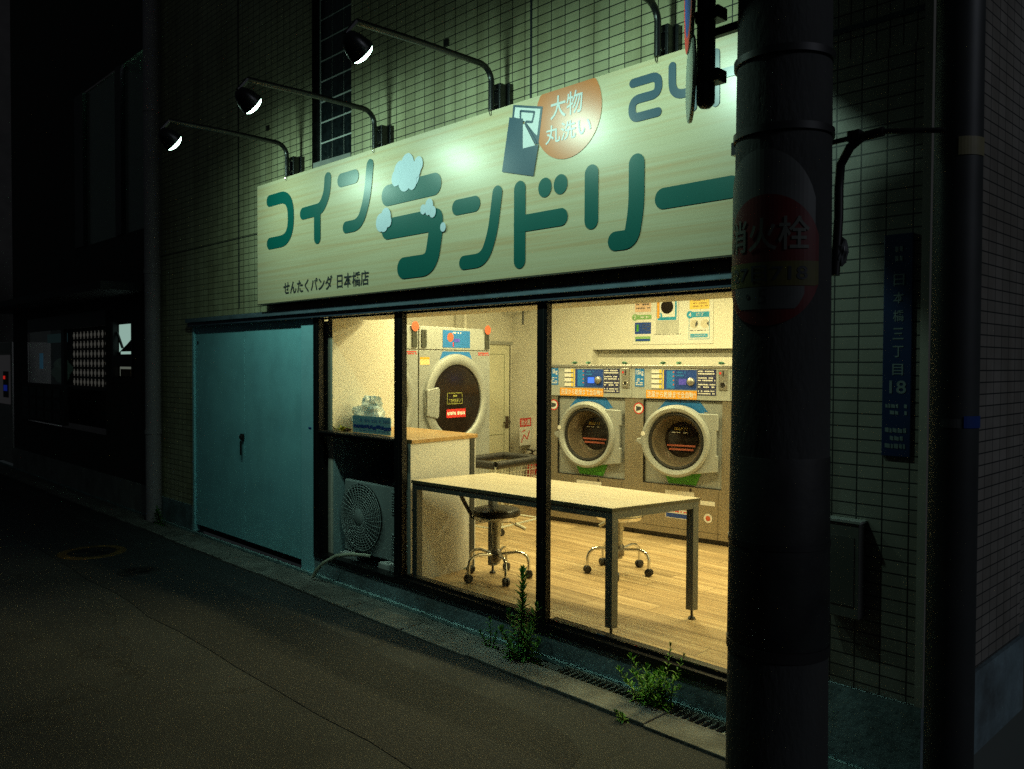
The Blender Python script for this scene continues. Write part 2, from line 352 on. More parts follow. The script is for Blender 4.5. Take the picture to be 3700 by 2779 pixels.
    def build(s, name, m, parent=None, bevel=0.0, loc=None, rotz=0.0, fixn=False):
        me = bpy.data.meshes.new(name); me.from_pydata(s.v, [], s.f); me.update()
        me.polygons.foreach_set('use_smooth', s.sm)
        if fixn:
            bm = bmesh.new(); bm.from_mesh(me); bmesh.ops.recalc_face_normals(bm, faces=bm.faces[:]); bm.to_mesh(me); bm.free()
        if any(s.sm): me.set_sharp_from_angle(angle=R(40))
        me.materials.append(m)
        o = bpy.data.objects.new(name, me); COL.objects.link(o)
        if parent: o.parent = parent
        if loc: o.location = loc
        if rotz: o.rotation_euler.z = rotz
        if bevel:
            b = o.modifiers.new('bevel', 'BEVEL'); b.width = bevel; b.segments = 2; b.limit_method = 'ANGLE'; b.angle_limit = R(50)
        return o

def tag(o, label, cat, group=None, kind=None):
    o['label'] = label
    if cat: o['category'] = cat
    if group: o['group'] = group
    if kind: o['kind'] = kind
    return o
def thing(name, label, cat, loc=(0, 0, 0), rotz=0.0, group=None):
    o = bpy.data.objects.new(name, None); COL.objects.link(o); o.location = loc; o.rotation_euler.z = rotz
    o.empty_display_size = .1
    return tag(o, label, cat, group)
def copy_tree(o, parent=None):
    c = o.copy(); COL.objects.link(c)
    if parent: c.parent = parent
    for ch in list(o.children): copy_tree(ch, c)
    return c
def boxed(x0, x1, y0, y1, z0, z1): return MB().box(x0, x1, y0, y1, z0, z1)
AL = R(7)      # the shop's interior is turned a little against the street front

# ------------------------------------------------------------------ ground
def structure(o): o['kind'] = 'structure'; return o
_rp = random.Random(2)
_pt = [(-2.16, -.86), (-2.22, -.72), (-2.34, -.65)]+[(-2.5-.4*k, -.635+_rp.uniform(-.02, .02)) for k in range(26)]+[(-12.9+.4*k, -1.305+_rp.uniform(-.022, .022)) for k in range(27)]+[(-2.17, -1.27)]
structure(MB().prism(_pt, .0, .0025).build('road_patch', mat('patch_asphalt', (.023, .025, .0275), .85, var=.6, scale=150, bump=.8, bscale=120)))
structure(MB().face([(-60, -40, 0), (30, -40, 0), (30, -.30, 0), (-60, -.30, 0)]).build('road', ASPH))
g = MB()
# kerb slabs with joints, slight unevenness
x = -40.0
while x < 6:
    L = .6; j = random.uniform(-.003, .003)
    g.prism([(x, -.335+random.uniform(-.008, .004)), (x+L-.006, -.335+random.uniform(-.008, .004)), (x+L-.006, -.158), (x, -.158)], -.05, .014+j); x += L
structure(g.build('kerb_strip', CONC_D, bevel=.004))
structure(MB().face([(-40, -.16, -.05), (6, -.16, -.05), (6, .0, -.05), (-40, .0, -.05)]).build('gutter_bed', CONC_D))
structure(boxed(-40, -2.95, -.155, -.03, -.05, -.012).build('gutter_fill', CONC_D))
structure(boxed(-40, 6, -.026, -.0, -.05, .006).build('gutter_edge', mat('edge_concrete', (.26, .42, .43), .8, var=.35, scale=9, bump=.4, dirt=.5)))

# drain grate
t = thing('drain_grate', 'rusty steel drain grate in the gutter below the big window', 'drain grate', (-2.42, -.09, 0))
GR = mat('grate_steel', (.26, .25, .21), .6, .5, var=.4, scale=14, dirt=.4)
b = MB(); x = -.5
while x < .47: b.box(x, x+.012, -.052, .052, -.03, -.004); x += .036
b.build('bar', GR, t)['kind'] = 'stuff'
b = MB().box(-.52, .5, -.066, -.052, -.03, .0).box(-.52, .5, .052, .064, -.03, .0).box(.486, .5, -.052, .052, -.03, -.001)
b.build('rim', mat('grate_rim', (.36, .36, .30), .6, .4, var=.3, scale=14), t)

# ------------------------------------------------------------------ tiled building
bld = thing('tiled_building', 'beige tiled building whose ground floor holds the bright laundry', 'building', (0, 0, 0))
def sheet(rects, y, reveal=None):
    m = MB()
    for x0, x1, z0, z1 in rects: m.face([(x0, y, z0), (x1, y, z0), (x1, y, z1), (x0, y, z1)])
    return m
TOP = 7.5
m = sheet([(-8.72, -7.75, .24, TOP), (-7.75, -5.546, 2.0, TOP), (-5.546, -5.037, 2.0, 3.03), (-5.546, -5.037, 4.75, TOP), (-5.037, -1.78, 2.0, TOP)], 0)
m.build('tile_wall', TILE, bld)
m = sheet([(-1.78, -1.17, .31, 2.80), (-1.78, -1.17, 3.03, TOP)], 0)
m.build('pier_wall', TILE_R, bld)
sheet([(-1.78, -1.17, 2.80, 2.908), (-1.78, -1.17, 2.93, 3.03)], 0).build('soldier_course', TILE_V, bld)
boxed(-1.80, -1.165, -.006, .02, 2.908, 2.93).build('joint_band', mat('band_blue', (.03, .045, .06), .5), bld)
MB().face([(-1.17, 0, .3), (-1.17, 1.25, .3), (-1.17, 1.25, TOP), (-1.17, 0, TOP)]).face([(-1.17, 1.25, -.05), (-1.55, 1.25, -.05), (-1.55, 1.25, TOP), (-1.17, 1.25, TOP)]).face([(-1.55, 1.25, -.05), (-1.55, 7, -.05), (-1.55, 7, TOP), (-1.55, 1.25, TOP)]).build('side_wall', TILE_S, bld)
boxed(-1.185, -1.155, -.012, .02, .31, TOP).build('corner_trim', mat('corner_trim', (.30, .28, .24), .5, var=.1), bld)
boxed(-8.72, -7.76, -.012, .1, -.05, .24).build('concrete_base', CONC, bld)
MB().box(-1.78, -1.16, -.012, .1, -.05, .31).box(-1.168, -1.15, .1, 1.25, -.05, .30).build('concrete_base', CONC, bld)
boxed(-5.735, -1.78, -.002, .09, -.05, .132).build('window_base', CONC, bld)
b = MB()
for x in (-6.78, -3.251): b.box(x-.007, x+.007, -.003, .01, 2.06, TOP)
b.box(-8.7, -6.21, -.003, .01, 2.655, 2.662)
b.build('movement_joint', mat('sealant', (.018, .022, .03), .6), bld)
for x, z in ((-6.25, 3.49), (-3.98, 3.55)):
    boxed(x-.02, x+.02, -.012, .0, z-.02, z+.02).build('vent_cap', BLACKP, bld)
# glass block window
wn = boxed(-5.552, -5.54, -.012, .06, 3.03, 4.75).build('block_window', DARKMETAL, bld)
MB().box(-5.54, -5.037, .047, .07, 3.03, 4.75).build('mortar_grid', mat('block_mortar', (.66, .70, .66), .7, var=.15, scale=12), wn)
b = MB()
for i in range(3):
    for k in range(11):
        x = -5.512+i*.157; z = 3.09+k*.1515
        b.box(x, x+.146, .040, .046, z, z+.140)
GB = mat('glass_block', (.012, .018, .02), .10, var=.5, scale=30, bump=.9, bscale=22, coat=.3)
b.build('glass_block', GB, wn, bevel=.006)
MB().slab([(-5.54, 3.03), (-5.037, 3.03), (-5.037, 3.075), (-5.54, 3.085)], -.01, .05).build('sill', mat('sill_stone', (.25, .26, .24), .6, var=.2), wn)

# interior shell (children of the building)
def rotp(x, y, ox=-5.42, oy=.08):
    c, s = math.cos(AL), math.sin(AL); return (ox+x*c-y*s, oy+x*s+y*c)
FZ = .12; CZ = 2.62
fl = MB().face([(-7.4, 3.7, FZ), (-7.4, .06, FZ), (-1.6, .06, FZ), (-1.6, 4.4, FZ)])
fo = fl.build('floor', FLOORW); structure(fo)
# turn the plank direction with the room
def wallq(p, q, z0, z1): return [(p[0], p[1], z0), (q[0], q[1], z0), (q[0], q[1], z1), (p[0], p[1], z1)]
def backp(u): return (-4+u*math.cos(AL), 3.72+u*math.sin(AL))
iw = MB()
iw.face(wallq((-6.83, 3.5), (-6.394, .11), FZ, CZ))
iw.face(wallq(backp(-2.9), backp(2.5), FZ, CZ))
iw.face(wallq((-1.6, 4.2), (-1.6, .06), FZ, CZ))
iw.build('interior_wall', WALLPAPER, bld)
MB().face([(-7, .06, CZ), (-1.5, .06, CZ), (-1.5, 4.4, CZ), (-7, 4.4, CZ)]).build('ceiling', CEIL, bld)
MB().prism([(-5.41, .075), (-5.488, .72), (-5.55, .715), (-5.47, .075)], FZ, CZ).build('partition_wall', WALLPAPER, bld)
boxed(-5.41, -1.79, .06, .42, 1.927, CZ).build('lintel', WALLPAPER, bld)
# pipe box ledge on the back wall
o = MB().box(-2.9, -1.74, -.12, -.001, 0, CZ-FZ-.001).box(-1.74, 2.4, -.12, -.001, 1.628, CZ-FZ-.001).build('wall_build_out', WALLPAPER, bld, loc=(-4, 3.72, FZ), rotz=AL)
# conduit
MB().tube([(-6.52, 2.32, 1.9), (-6.52, 2.32, CZ)], .02, 8).build('conduit', WALLPAPER, bld)
o = MB().tube([(-6.44, 3.08, 2.02), (-6.44, 3.08, 2.2), (-6.44, 3.0, 2.26)], .012, 8).tube([(-6.44, 2.95, 2.22), (-6.44, 3.2, 2.2)], .012, 8).build('pipe_bracket', GREYD, bld)
# interior door in the left wall
dr = boxed(-.36, .40, -.012, .02, FZ, 1.80).build('interior_door', mat('door_cream', (.60, .58, .42), .5, var=.03), bld, loc=(-6.475, 2.55, 0), rotz=AL+R(90))
boxed(-.40, .44, -.03, .0, 1.80, 1.835).build('door_head', mat('door_head_metal', (.30, .30, .26), .5), dr)
boxed(.402, .412, -.016, .0, FZ, 1.80).build('door_gap', BLACKP, dr)
b = MB().box(-.3, .31, -.0155, -.012, 1.695, 1.70).box(-.3, .31, -.0155, -.012, .84, .845).box(.31, .315, -.0155, -.012, FZ, 1.70)
b.build('panel_moulding', mat('mould_green', (.25, .27, .17), .6), dr)
b = MB().tube([(.36, -.012, .97), (.36, -.06, .97)], .011, 8).tube([(.365, -.055, .97), (.26, -.055, .965)], .011, 8).box(.335, .385, -.018, -.012, .90, 1.03)
b.build('lever_handle', mat('handle_brown', (.10, .07, .05), .35, .7), dr)

# ------------------------------------------------------------------ shop window
sw = thing('shop_window', 'wide black framed shop window with three clear panes over the gutter', 'shop window', (-3.6, 0, .13))
def swb(x0, x1, y0, y1, z0, z1): return boxed(x0+3.6, x1+3.6, y0, y1, z0-.13, z1-.13)
for x0, x1 in ((-5.543, -5.462), (-4.51, -4.422), (-3.186, -3.111), (-1.87, -1.78)):
    o = swb(x0, x1, -.012, .030, .132, 1.93).build('mullion', DARKMETAL, sw, bevel=.003)
    xm = (x0+x1)/2
    swb(xm+.012, xm+.018, -.0145, -.01, .2, 1.92).build('seam', BLACKP, o)
for a, c_ in ((-4.422, -3.186), (-3.111, -1.87)):
    o = swb(a, c_, -.012, .075, .132, .178).build('bottom_rail', DARKMETAL, sw, bevel=.003)
    swb(a, c_, .028, .075, .178, .20).build('glazing_bead', mat('bead_metal', (.035, .035, .035), .4, .5), o)
    swb(a, c_, .01, .04, 1.918, 1.93).build('top_rail', DARKMETAL, sw)
    swb(a, c_, .016, .022, .2, 1.918).build('glass_pane', GLASS, sw)
swb(-5.462, -4.51, -.012, .075, .128, .167).build('bottom_rail', DARKMETAL, sw, bevel=.003)
o = swb(-5.462, -4.51, -.012, .075, 1.058, 1.092).build('transom', DARKMETAL, sw, bevel=.003)
swb(-5.462, -4.51, -.02, -.012, 1.078, 1.088).build('lip', mat('lip_metal', (.05, .055, .06), .3, .7), o)
swb(-5.462, -4.51, .01, .04, 1.918, 1.93).build('top_rail', DARKMETAL, sw)
swb(-5.462, -4.51, .016, .022, 1.092, 1.918).build('glass_pane', GLASS, sw)
# header
hd = thing('door_header', 'long dark blue metal header over the grey doors and shop window', 'header', (-4.77, 0, 1.93))
boxed(-3.0, 2.99, -.065, .0, .035, .072).build('upper_lip', HEADER, hd, bevel=.003)
boxed(-3.0, 2.99, -.045, .0, .0, .034).build('lower_rail', mat('header_dark', (.10, .14, .20), .45, .5, var=.2), hd, bevel=.003)

# ------------------------------------------------------------------ grey double door
dd = thing('double_door', 'pale grey metal double door with small dark handle left of the window', 'door', (-6.72, 0, 0))
a = boxed(-1.0, .010, .012, .045, .068, 1.93).build('door_leaf', DOORW, dd, bevel=.003)
b_ = boxed(.014, .982, .010, .045, .068, 1.93).build('door_leaf', DOORW, dd, bevel=.003)
boxed(.9855, 1.176, -.004, .06, .0, 1.928).build('jamb', mat('jamb_paint', (.38, .84, .97), .4, var=.06, dirt=.15), dd, bevel=.004)
boxed(-1.035, -1.003, -.004, .05, .0, 1.93).build('jamb', mat('jamb_paint', (.38, .84, .97), .4, var=.06, dirt=.15), dd, bevel=.003)
b = MB().box(-.045, .005, -.006, .012, .93, .985).tube([(-.02, -.006, .957), (-.02, -.02, .957)], .018, 10)
h = b.build('door_handle', BLACKP, a, bevel=.003)
MB().box(-.035, -.012, -.014, -.004, .80, .925).build('lever', BLACKP, h, bevel=.004)
MB().disc((-.94, .010, 1.78), .018).build('screw_cap', BLACKP, a)
boxed(1.10, 1.14, -.0065, -.004, 1.095, 1.107).build('blue_mark', BLUED, dd)
boxed(-1.03, 1.17, .062, .09, .0, 2.04).build('back_board', mat('light_stop_black', (.01, .01, .01), .9), dd)  # added board behind the leaves, stops room light leaking through the seams

# ------------------------------------------------------------------ shop sign
sg = thing('shop_sign', 'long woodgrain laundry signboard with big green Japanese lettering', 'sign', (-4.0, 0, 2.06))
def S(x): return x+4.0
X0, X1, Z0, Z1 = -6.21, -1.80, 2.06, 2.998
boxed(S(X0), S(X1), -.12, -.002, 0, Z1-Z0).build('board', SIGNW, sg, bevel=.002)
FRM = mat('sign_edge_metal', (.10, .09, .07), .5, .3)
MB().box(S(X0)-.004, S(X1)+.004, -.118, -.004, -.006, -.0005).box(S(X0)-.006, S(X0)-.0005, -.118, -.004, 0, Z1-Z0).build('edge_frame', FRM, sg)
ST = {
 'ko': ([(-6.003, 2.853), (-5.670, 2.853), (-5.670, 2.522), (-6.001, 2.522)], .090, .16),
 'i1': ([(-5.148, 2.893), (-5.160, 2.791), (-5.235, 2.693), (-5.490, 2.690)], .088, .11),
 'i2': ([(-5.290, 2.690), (-5.290, 2.492)], .088, .1),
 'n1': ([(-4.975, 2.853), (-4.805, 2.853)], .094, .1),
 'n2': ([(-4.624, 2.897), (-4.662, 2.675), (-4.745, 2.523), (-4.914, 2.523)], .080, .14),
 'ra1': ([(-4.425, 2.670), (-3.945, 2.670)], .134, .1),
 'ra2': ([(-4.425, 2.456), (-3.930, 2.456)], .134, .1),
 'ra3': ([(-3.930, 2.456), (-3.932, 2.38), (-3.975, 2.192), (-4.252, 2.192)], .134, .17),
 'N1': ([(-3.733, 2.502), (-3.575, 2.502)], .09, .1),
 'N2': ([(-3.387, 2.537), (-3.425, 2.320), (-3.495, 2.178), (-3.672, 2.176)], .080, .14),
 'do1': ([(-3.210, 2.531), (-3.210, 2.149)], .088, .1),
 'do2': ([(-3.210, 2.344), (-2.906, 2.344)], .090, .1),
 'ri1': ([(-2.704, 2.532), (-2.704, 2.302)], .088, .1),
 'ri2': ([(-2.426, 2.534), (-2.426, 2.330), (-2.455, 2.184), (-2.551, 2.184)], .092, .14),
 'dash': ([(-2.272, 2.349), (-1.925, 2.349)], .096, .1)}
def letter(keys, dots=()):
    m = MB()
    for i, k in enumerate(keys):
        p, wd, fi = ST[k]; m.ribbon([(S(x), z-2.06) for x, z in p], wd, -.1235-.0006*i, fi)
    for x, z in dots:
        m.face([(S(x)+.048*math.cos(a), -.1235, z-2.06+.051*math.sin(a)) for a in [2*math.pi*k/32 for k in range(32)]])
    return m.build('letter', GREEN, sg)
for ks, ds in ((('ko',), ()), (('i1', 'i2'), ()), (('n1', 'n2'), ()), (('ra1', 'ra2', 'ra3'), ()), (('N1', 'N2'), ()), (('do1', 'do2'), ((-3.023, 2.511), (-2.912, 2.511))), (('ri1', 'ri2'), ()), (('dash',), ())):
    letter(ks, ds)
ST24 = [([(-2.452, 2.912), (-2.305, 2.912), (-2.305, 2.832), (-2.456, 2.832), (-2.456, 2.748), (-2.308, 2.748)], .042, .052),
        ([(-2.230, 2.934), (-2.229, 2.800), (-2.085, 2.800)], .040, .07), ([(-2.119, 2.935), (-2.117, 2.728)], .038, .05),
        ([(-2.005, 2.934), (-2.003, 2.724)], .040, .05), ([(-2.004, 2.838), (-1.86, 2.838)], .042, .05), ([(-1.86, 2.934), (-1.86, 2.724)], .040, .05)]
for grp in ((0,), (1, 2), (3, 4, 5)):
    m = MB()
    for i, k in enumerate(grp):
        p, wd, fi = ST24[k]; m.ribbon([(S(x), z-2.06) for x, z in p], wd, -.1235-.0006*i, fi)
    m.build('letter', NAVY, sg)
# orange disc cut by the top edge
cx, cz, r = -2.870, 2.863, .2285
pts = [(S(cx)+r*math.cos(a), -.1228, cz-2.06+r*math.sin(a)) for a in [2*math.pi*k/64 for k in range(64)]]
pts = [(x, y, min(z, Z1-2.06-.002)) for x, y, z in pts]
bd = MB().face(pts).build('round_badge', ORANGE, sg)
MB().text('大物', (S(-2.985), S(-2.765), 2.848-2.06, 2.965-2.06), -.1244, .012).text('丸洗い', (S(-3.02), S(-2.707), 2.728-2.06, 2.822-2.06), -.1244, .012).build('badge_lettering', PRINTWHITE, bd)
def polyS(p, y): return [(S(x), y, z-2.06) for x, z in p]
ic = MB().face(polyS([(-3.262, 2.990), (-3.040, 2.933), (-3.072, 2.740), (-3.088, 2.751), (-3.173, 2.88), (-3.272, 2.922)], -.1236)).build('bag_print', NAVY, sg)
m = MB().face(polyS([(-3.246, 2.974), (-3.056, 2.924), (-3.080, 2.790), (-3.100, 2.806), (-3.169, 2.882), (-3.255, 2.923)], -.1246))
m.face(polyS([(-3.186, 2.869), (-3.176, 2.871), (-3.092, 2.740), (-3.186, 2.742)], -.1256)); m.build('paper_print', PRINTWHITE, ic)
m = MB(); q = [(-3.205, 2.905), (-3.205, 2.945), (-3.100, 2.917), (-3.117, 2.868), (-3.165, 2.880)]
m.ribbon([(S(x), z-2.06) for x, z in q], .012, -.1256, .004, cap=False); m.ribbon([(S(-3.170), 2.876-2.06), (S(-3.085), 2.748-2.06)], .013, -.1262, .004, cap=False)
m.build('line_print', NAVY, ic)
MB().face(polyS([(-3.29, 2.928), (-3.186, 2.900), (-3.186, 2.742), (-3.069, 2.741), (-3.106, 2.583), (-3.348, 2.645)], -.1262)).build('bag_front', NAVY, ic)
m = MB()
for i, (x, z, r) in enumerate([(-4.213, 2.828, .068), (-4.285, 2.793, .070), (-4.161, 2.761, .075), (-4.238, 2.743, .07), (-4.33, 2.765, .048), (-4.098, 2.815, .044), (-4.161, 2.715, .045), (-4.123, 2.786, .05), (-4.495, 2.505, .055), (-4.44, 2.534, .055), (-4.46, 2.485, .042), (-4.412, 2.503, .035), (-4.047, 2.531, .0285), (-3.988, 2.548, .038), (-3.955, 2.505, .0325), (-3.998, 2.517, .026), (-3.854, 2.402, .026)]):
    m.face([(S(x)+r*math.cos(a), -.1252-.0003*i, z-2.06+r*1.08*math.sin(a)) for a in [2*math.pi*k/28 for k in range(28)]])
m.build('foam_bubbles', FOAM, sg)
MB().text('せんたくパンダ', (S(-5.785), S(-5.09), 2.112-2.06, 2.212-2.06), -.123, .018).text('日本橋店', (S(-5.03), S(-4.64), 2.112-2.06, 2.212-2.06), -.123, .012).build('small_lettering', CHAR, sg)

LAMPB = mat('lamp_black', (.007, .008, .009), .32, var=.2)
# ------------------------------------------------------------------ gooseneck lamps
def arm_pts():
    pts = [(0, -.12, 3.0), (0, -.12, 3.155)]
    for k in range(1, 9):
        a = R(90)*k/8; pts.append((0, -.12-.09*(1-math.cos(a)), 3.155+.085*math.sin(a)))
    pts += [(0, -.6, 3.243), (0, -1.0, 3.237)]
    return pts
AIM = Vector((0, .815, -.58)).normalized()
def make_lamp():
    t = thing('gooseneck_lamp', '', 'lamp', (0, 0, 0), 0, 'gooseneck lamps over the signboard')
    MB().tube(arm_pts(), .0165, 12).build('arm', LAMPB, t)
    br = MB().box(-.032, .032, -.085, -.03, 3.005, 3.155).box(-.014, .014, -.125, -.085, 3.02, 3.045).box(-.014, .014, -.125, -.085, 3.11, 3.135).build('bracket', LAMPB, t, bevel=.004)
    MB().box(-.05, .05, -.03, -.001, 2.999, 3.16).build('wall_plate', LAMPB, br, bevel=.003)
    b = MB()
    for z in (3.04, 3.12):
        for x in (-.018, .018): b.lathe([(.007, 0), (.007, .008), (.001, .009)], (x, -.085, z), (0, -1, 0), 6)
    b.build('bolt', CHROME, br)
    MB().torus((0, -.12, 2.985), .014, .004, (1, 0, 0), 16, 6).build('cable_loop', CHROME, t)
    c = Vector((0, -.968, 3.095))
    hd = MB().lathe([(.0005, -.118), (.022, -.115), (.040, -.100), (.056, -.070), (.067, -.03), (.070, .0), (.0665, .0), (.065, -.01)], c, AIM, 28).build('lamp_head', LAMPB, t)
    MB().lathe([(.0655, -.006), (.061, .006), (.05, .016), (.034, .023), (.016, .027), (.0005, .0282)], c, AIM, 28).build('lens', LENS, hd)
    MB().tube([(0, -1.0, 3.237), tuple(c-AIM*.112)], .014, 8).build('knuckle', LAMPB, hd)
    ld = bpy.data.lights.new('beam', 'SPOT'); ld.energy = SPOT_W; ld.color = LAMP_C; ld.spot_size = R(150); ld.spot_blend = 1.0; ld.shadow_soft_size = .045
    lo = bpy.data.objects.new('beam', ld); COL.objects.link(lo); lo.parent = hd; lo.location = c+AIM*.06
    lo.rotation_euler = Vector((0, .81, -.585)).to_track_quat('-Z', 'Y').to_euler()
    return t
lab = ['first black gooseneck lamp at the far left end of the signboard', 'gooseneck lamp whose arm crosses the glass block window', 'gooseneck lamp above the folded bag print beside the orange badge', 'gooseneck lamp whose arm leaves the frame, above the digits 24']
l0 = make_lamp()
for i, xx in enumerate((-5.731, -4.578, -3.442, -2.314)):
    o = l0 if i == 0 else copy_tree(l0)
    o.location.x = xx; o['label'] = lab[i]

# ------------------------------------------------------------------ air conditioner bay
bay = thing('machine_bay', 'open painted recess under the counter that houses the outdoor unit', 'recess', (-4.95, 0, .13))
MB().box(-.45, -.435, .075, .70, 0, .93).build('side_panel', mat('bay_paint', (.36, .52, .55), .6, var=.05, dirt=.1), bay)
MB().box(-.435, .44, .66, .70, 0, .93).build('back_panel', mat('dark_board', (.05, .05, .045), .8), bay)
MB().box(-.45, .44, .075, .70, -.02, 0).build('bay_floor', CONC, bay)
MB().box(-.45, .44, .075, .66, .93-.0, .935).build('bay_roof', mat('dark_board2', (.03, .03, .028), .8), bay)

ac = thing('air_conditioner_unit', 'cream outdoor air conditioner with round fan grille on concrete blocks', 'air conditioner', (-4.93, .13, .205), R(2))
def ridge(m):  # louvres on the right of the case
    for k in range(24):
        z = .06+k*.0185
        if not (.20 < z < .33): m.box(.19, .37, -.006, .0, z, z+.008)
boxed(-.385, .385, 0, .26, 0, .53).build('case', PLASTW, ac, bevel=.012)
m = MB(); ridge(m); m.build('louvre', PLASTW, ac)
fc = (-.155, -.002, .275)
MB().lathe([(.0005, .0), (.238, .0)], fc, (0, -1, 0), 40).build('fan_opening', ACDARK, ac)
b = MB()
for r in [.075+.0185*k for k in range(10)]: b.torus((fc[0], fc[1]-.012-.02*math.cos(r*5), fc[2]), r, .0032, (0, -1, 0), 44, 5)
for k in range(36):
    a0 = 2*math.pi*k/36
    b.tube([(fc[0]+r*math.cos(a0+.9*(r-.06)), fc[1]-.012-.02*math.cos(r*5), fc[2]+r*math.sin(a0+.9*(r-.06))) for r in (.06, .12, .18, .245)], .0034, 5)
b.build('fan_grille', PLASTW, ac)
MB().lathe([(.0005, .038), (.055, .036), (.066, .028), (.068, .0)], fc, (0, -1, 0), 28).build('hub', PLASTW, ac)
boxed(.255, .315, -.0035, -.001, .255, .285).build('blue_badge', BLUE, ac)
for x in (-.30, .17): boxed(x-.06, x+.06, -.06, .20, -.073, -.001).build('foot_block', mat('foot_block', (.50, .52, .50), .8, var=.2, dirt=.2), ac, bevel=.008)
tag(MB().tube([(-4.98, .12, .21), (-5.08, .03, .222), (-5.17, -.045, .205), (-5.30, -.07, .135), (-5.38, -.08, .07), (-5.42, -.085, .012)], .0135, 10).build('drain_hose', mat('hose_cream', (.48, .50, .38), .6, var=.2)), 'pale corrugated drain hose curling out of the machine recess into the gutter', 'hose')

# ------------------------------------------------------------------ counter and things on it
ct = thing('counter', 'white boxed counter with a wooden top behind the narrow left pane', 'counter', (-4.93, .4, FZ))
def rel(p, o): return [(x-o[0], y-o[1]) for x, y in p]
MB().prism(rel([(-5.405, .079), (-4.435, .079), (-4.515, .735), (-5.482, .735)], (-4.93, .4)), .938, .965).build('counter_top', COUNTERW, ct, bevel=.003)
MB().prism(rel([(-4.482, .079), (-4.447, .079), (-4.525, .72), (-4.56, .72)], (-4.93, .4)), .0, .9375).build('side_board', WHITEPAINT, ct)
MB().prism(rel([(-5.47, .702), (-4.56, .702), (-4.56, .722), (-5.47, .722)], (-4.93, .4)), .0, .9375).build('rear_board', WHITEPAINT, ct)
b = MB(); random.seed(3)
def crumple(m, c, rx, ry, rz, seed, n=14, amp=.22):
    rnd = random.Random(seed); ph = [(rnd.uniform(0, 6.28), rnd.randint(2, 5), rnd.randint(1, 4)) for _ in range(6)]
    vs = []; fs = []
    for i in range(n+1):
        for k in range(2*n):
            th = math.pi*i/n; f = math.pi*k/n
            s = 1+amp*sum(math.sin(p+a*f+q*th*2)*math.sin(th) for p, a, q in ph)/2.2
            vs.append((c[0]+rx*s*math.sin(th)*math.cos(f), c[1]+ry*s*math.sin(th)*math.sin(f), max(c[2]-rz*s*math.cos(th), c[2]-rz)))
    for i in range(n):
        for k in range(2*n): fs.append((i*2*n+k, i*2*n+(k+1) % (2*n), (i+1)*2*n+(k+1) % (2*n), (i+1)*2*n+k))
    return m.add(vs, fs, False)
bag = thing('plastic_bag', 'crumpled translucent plastic bag on the counter beside the blue notice', 'bag', (-5.28, .32, 1.087))
crumple(MB(), (0, 0, .10), .15, .12, .10, 5).build('sack', film_mat('bag_film', (.55, .68, .72), .35), bag)
crumple(MB(), (.02, 0, .21), .07, .06, .05, 8, 9, .35).build('knotted_top', MATS['bag_film'], bag)
crumple(MB(), (-.02, .01, .085), .05, .05, .085, 9, 8).build('brown_content', mat('brown_wrap', (.28, .17, .08), .6, var=.3), bag)
m = MB()
rnd = random.Random(4)
for k in range(26):
    a = rnd.uniform(0, 6.28); r = rnd.uniform(0, .05); x = r*math.cos(a); y = r*math.sin(a); L = rnd.uniform(.02, .05)
    dx = math.cos(a)*L; dy = math.sin(a)*L
    m.face([(x, y, .0), (x+dx*.6-dy*.25, y+dy*.6+dx*.25, L*.7), (x+dx, y+dy, L*.9), (x+dx*.6+dy*.25, y+dy*.6-dx*.25, L*.6)])
t = thing('small_plant', 'tiny yellow green plant at the left end of the counter', 'plant', (-5.37, .14, 1.086))
m.build('leaves', mat('lime_leaf', (.40, .48, .04), .5, var=.3), t); crumple(MB(), (.03, .01, .012), .05, .03, .012, 2, 8).build('bark', mat('bark_dark', (.06, .03, .02), .8), t)
nb = thing('notice_board', 'light blue card notice standing on the counter behind the left pane', 'notice', (-5.02, .14, 1.087), R(3))
boxed(-.20, .24, 0, .006, 0, .125).build('card', mat('notice_blue', (.20, .42, .55), .5, var=.05), nb)
m = MB()
rnd = random.Random(11); x = -.19
while x < .23:
    w_ = rnd.uniform(.02, .05); z = .048+rnd.uniform(-.006, .006); m.face([(x, -.0015, z-.012), (x+w_, -.0015, z-.012), (x+w_, -.0015, z+.012), (x, -.0015, z+.010)]); x += w_
m.build('brush_stripe', BLUED, nb)
def scribble(m, u0, u1, v0, v1, y, rows, seed=1, fill=.62, dens=.75):
    rnd = random.Random(seed); h = (v1-v0)/rows
    for r in range(rows):
        z = v1-(r+.5)*h; u = u0
        while u < u1-.3*h:
            w_ = h*rnd.uniform(.25, .7)
            if rnd.random() < dens: m.face([(u, y, z-h*fill/2*rnd.uniform(.6, 1)), (min(u+w_, u1), y, z-h*fill/2), (min(u+w_, u1), y, z+h*fill/2*rnd.uniform(.5, 1)), (u, y, z+h*fill/2)])
            u += w_+h*.12
    return m
m = scribble(MB(), -.11, .23, .075, .112, -.0015, 1, 5); scribble(m, -.17, .22, .012, .03, -.0015, 1, 6); m.build('notice_lines', mat('notice_ink', (.10, .22, .42), .5), nb)

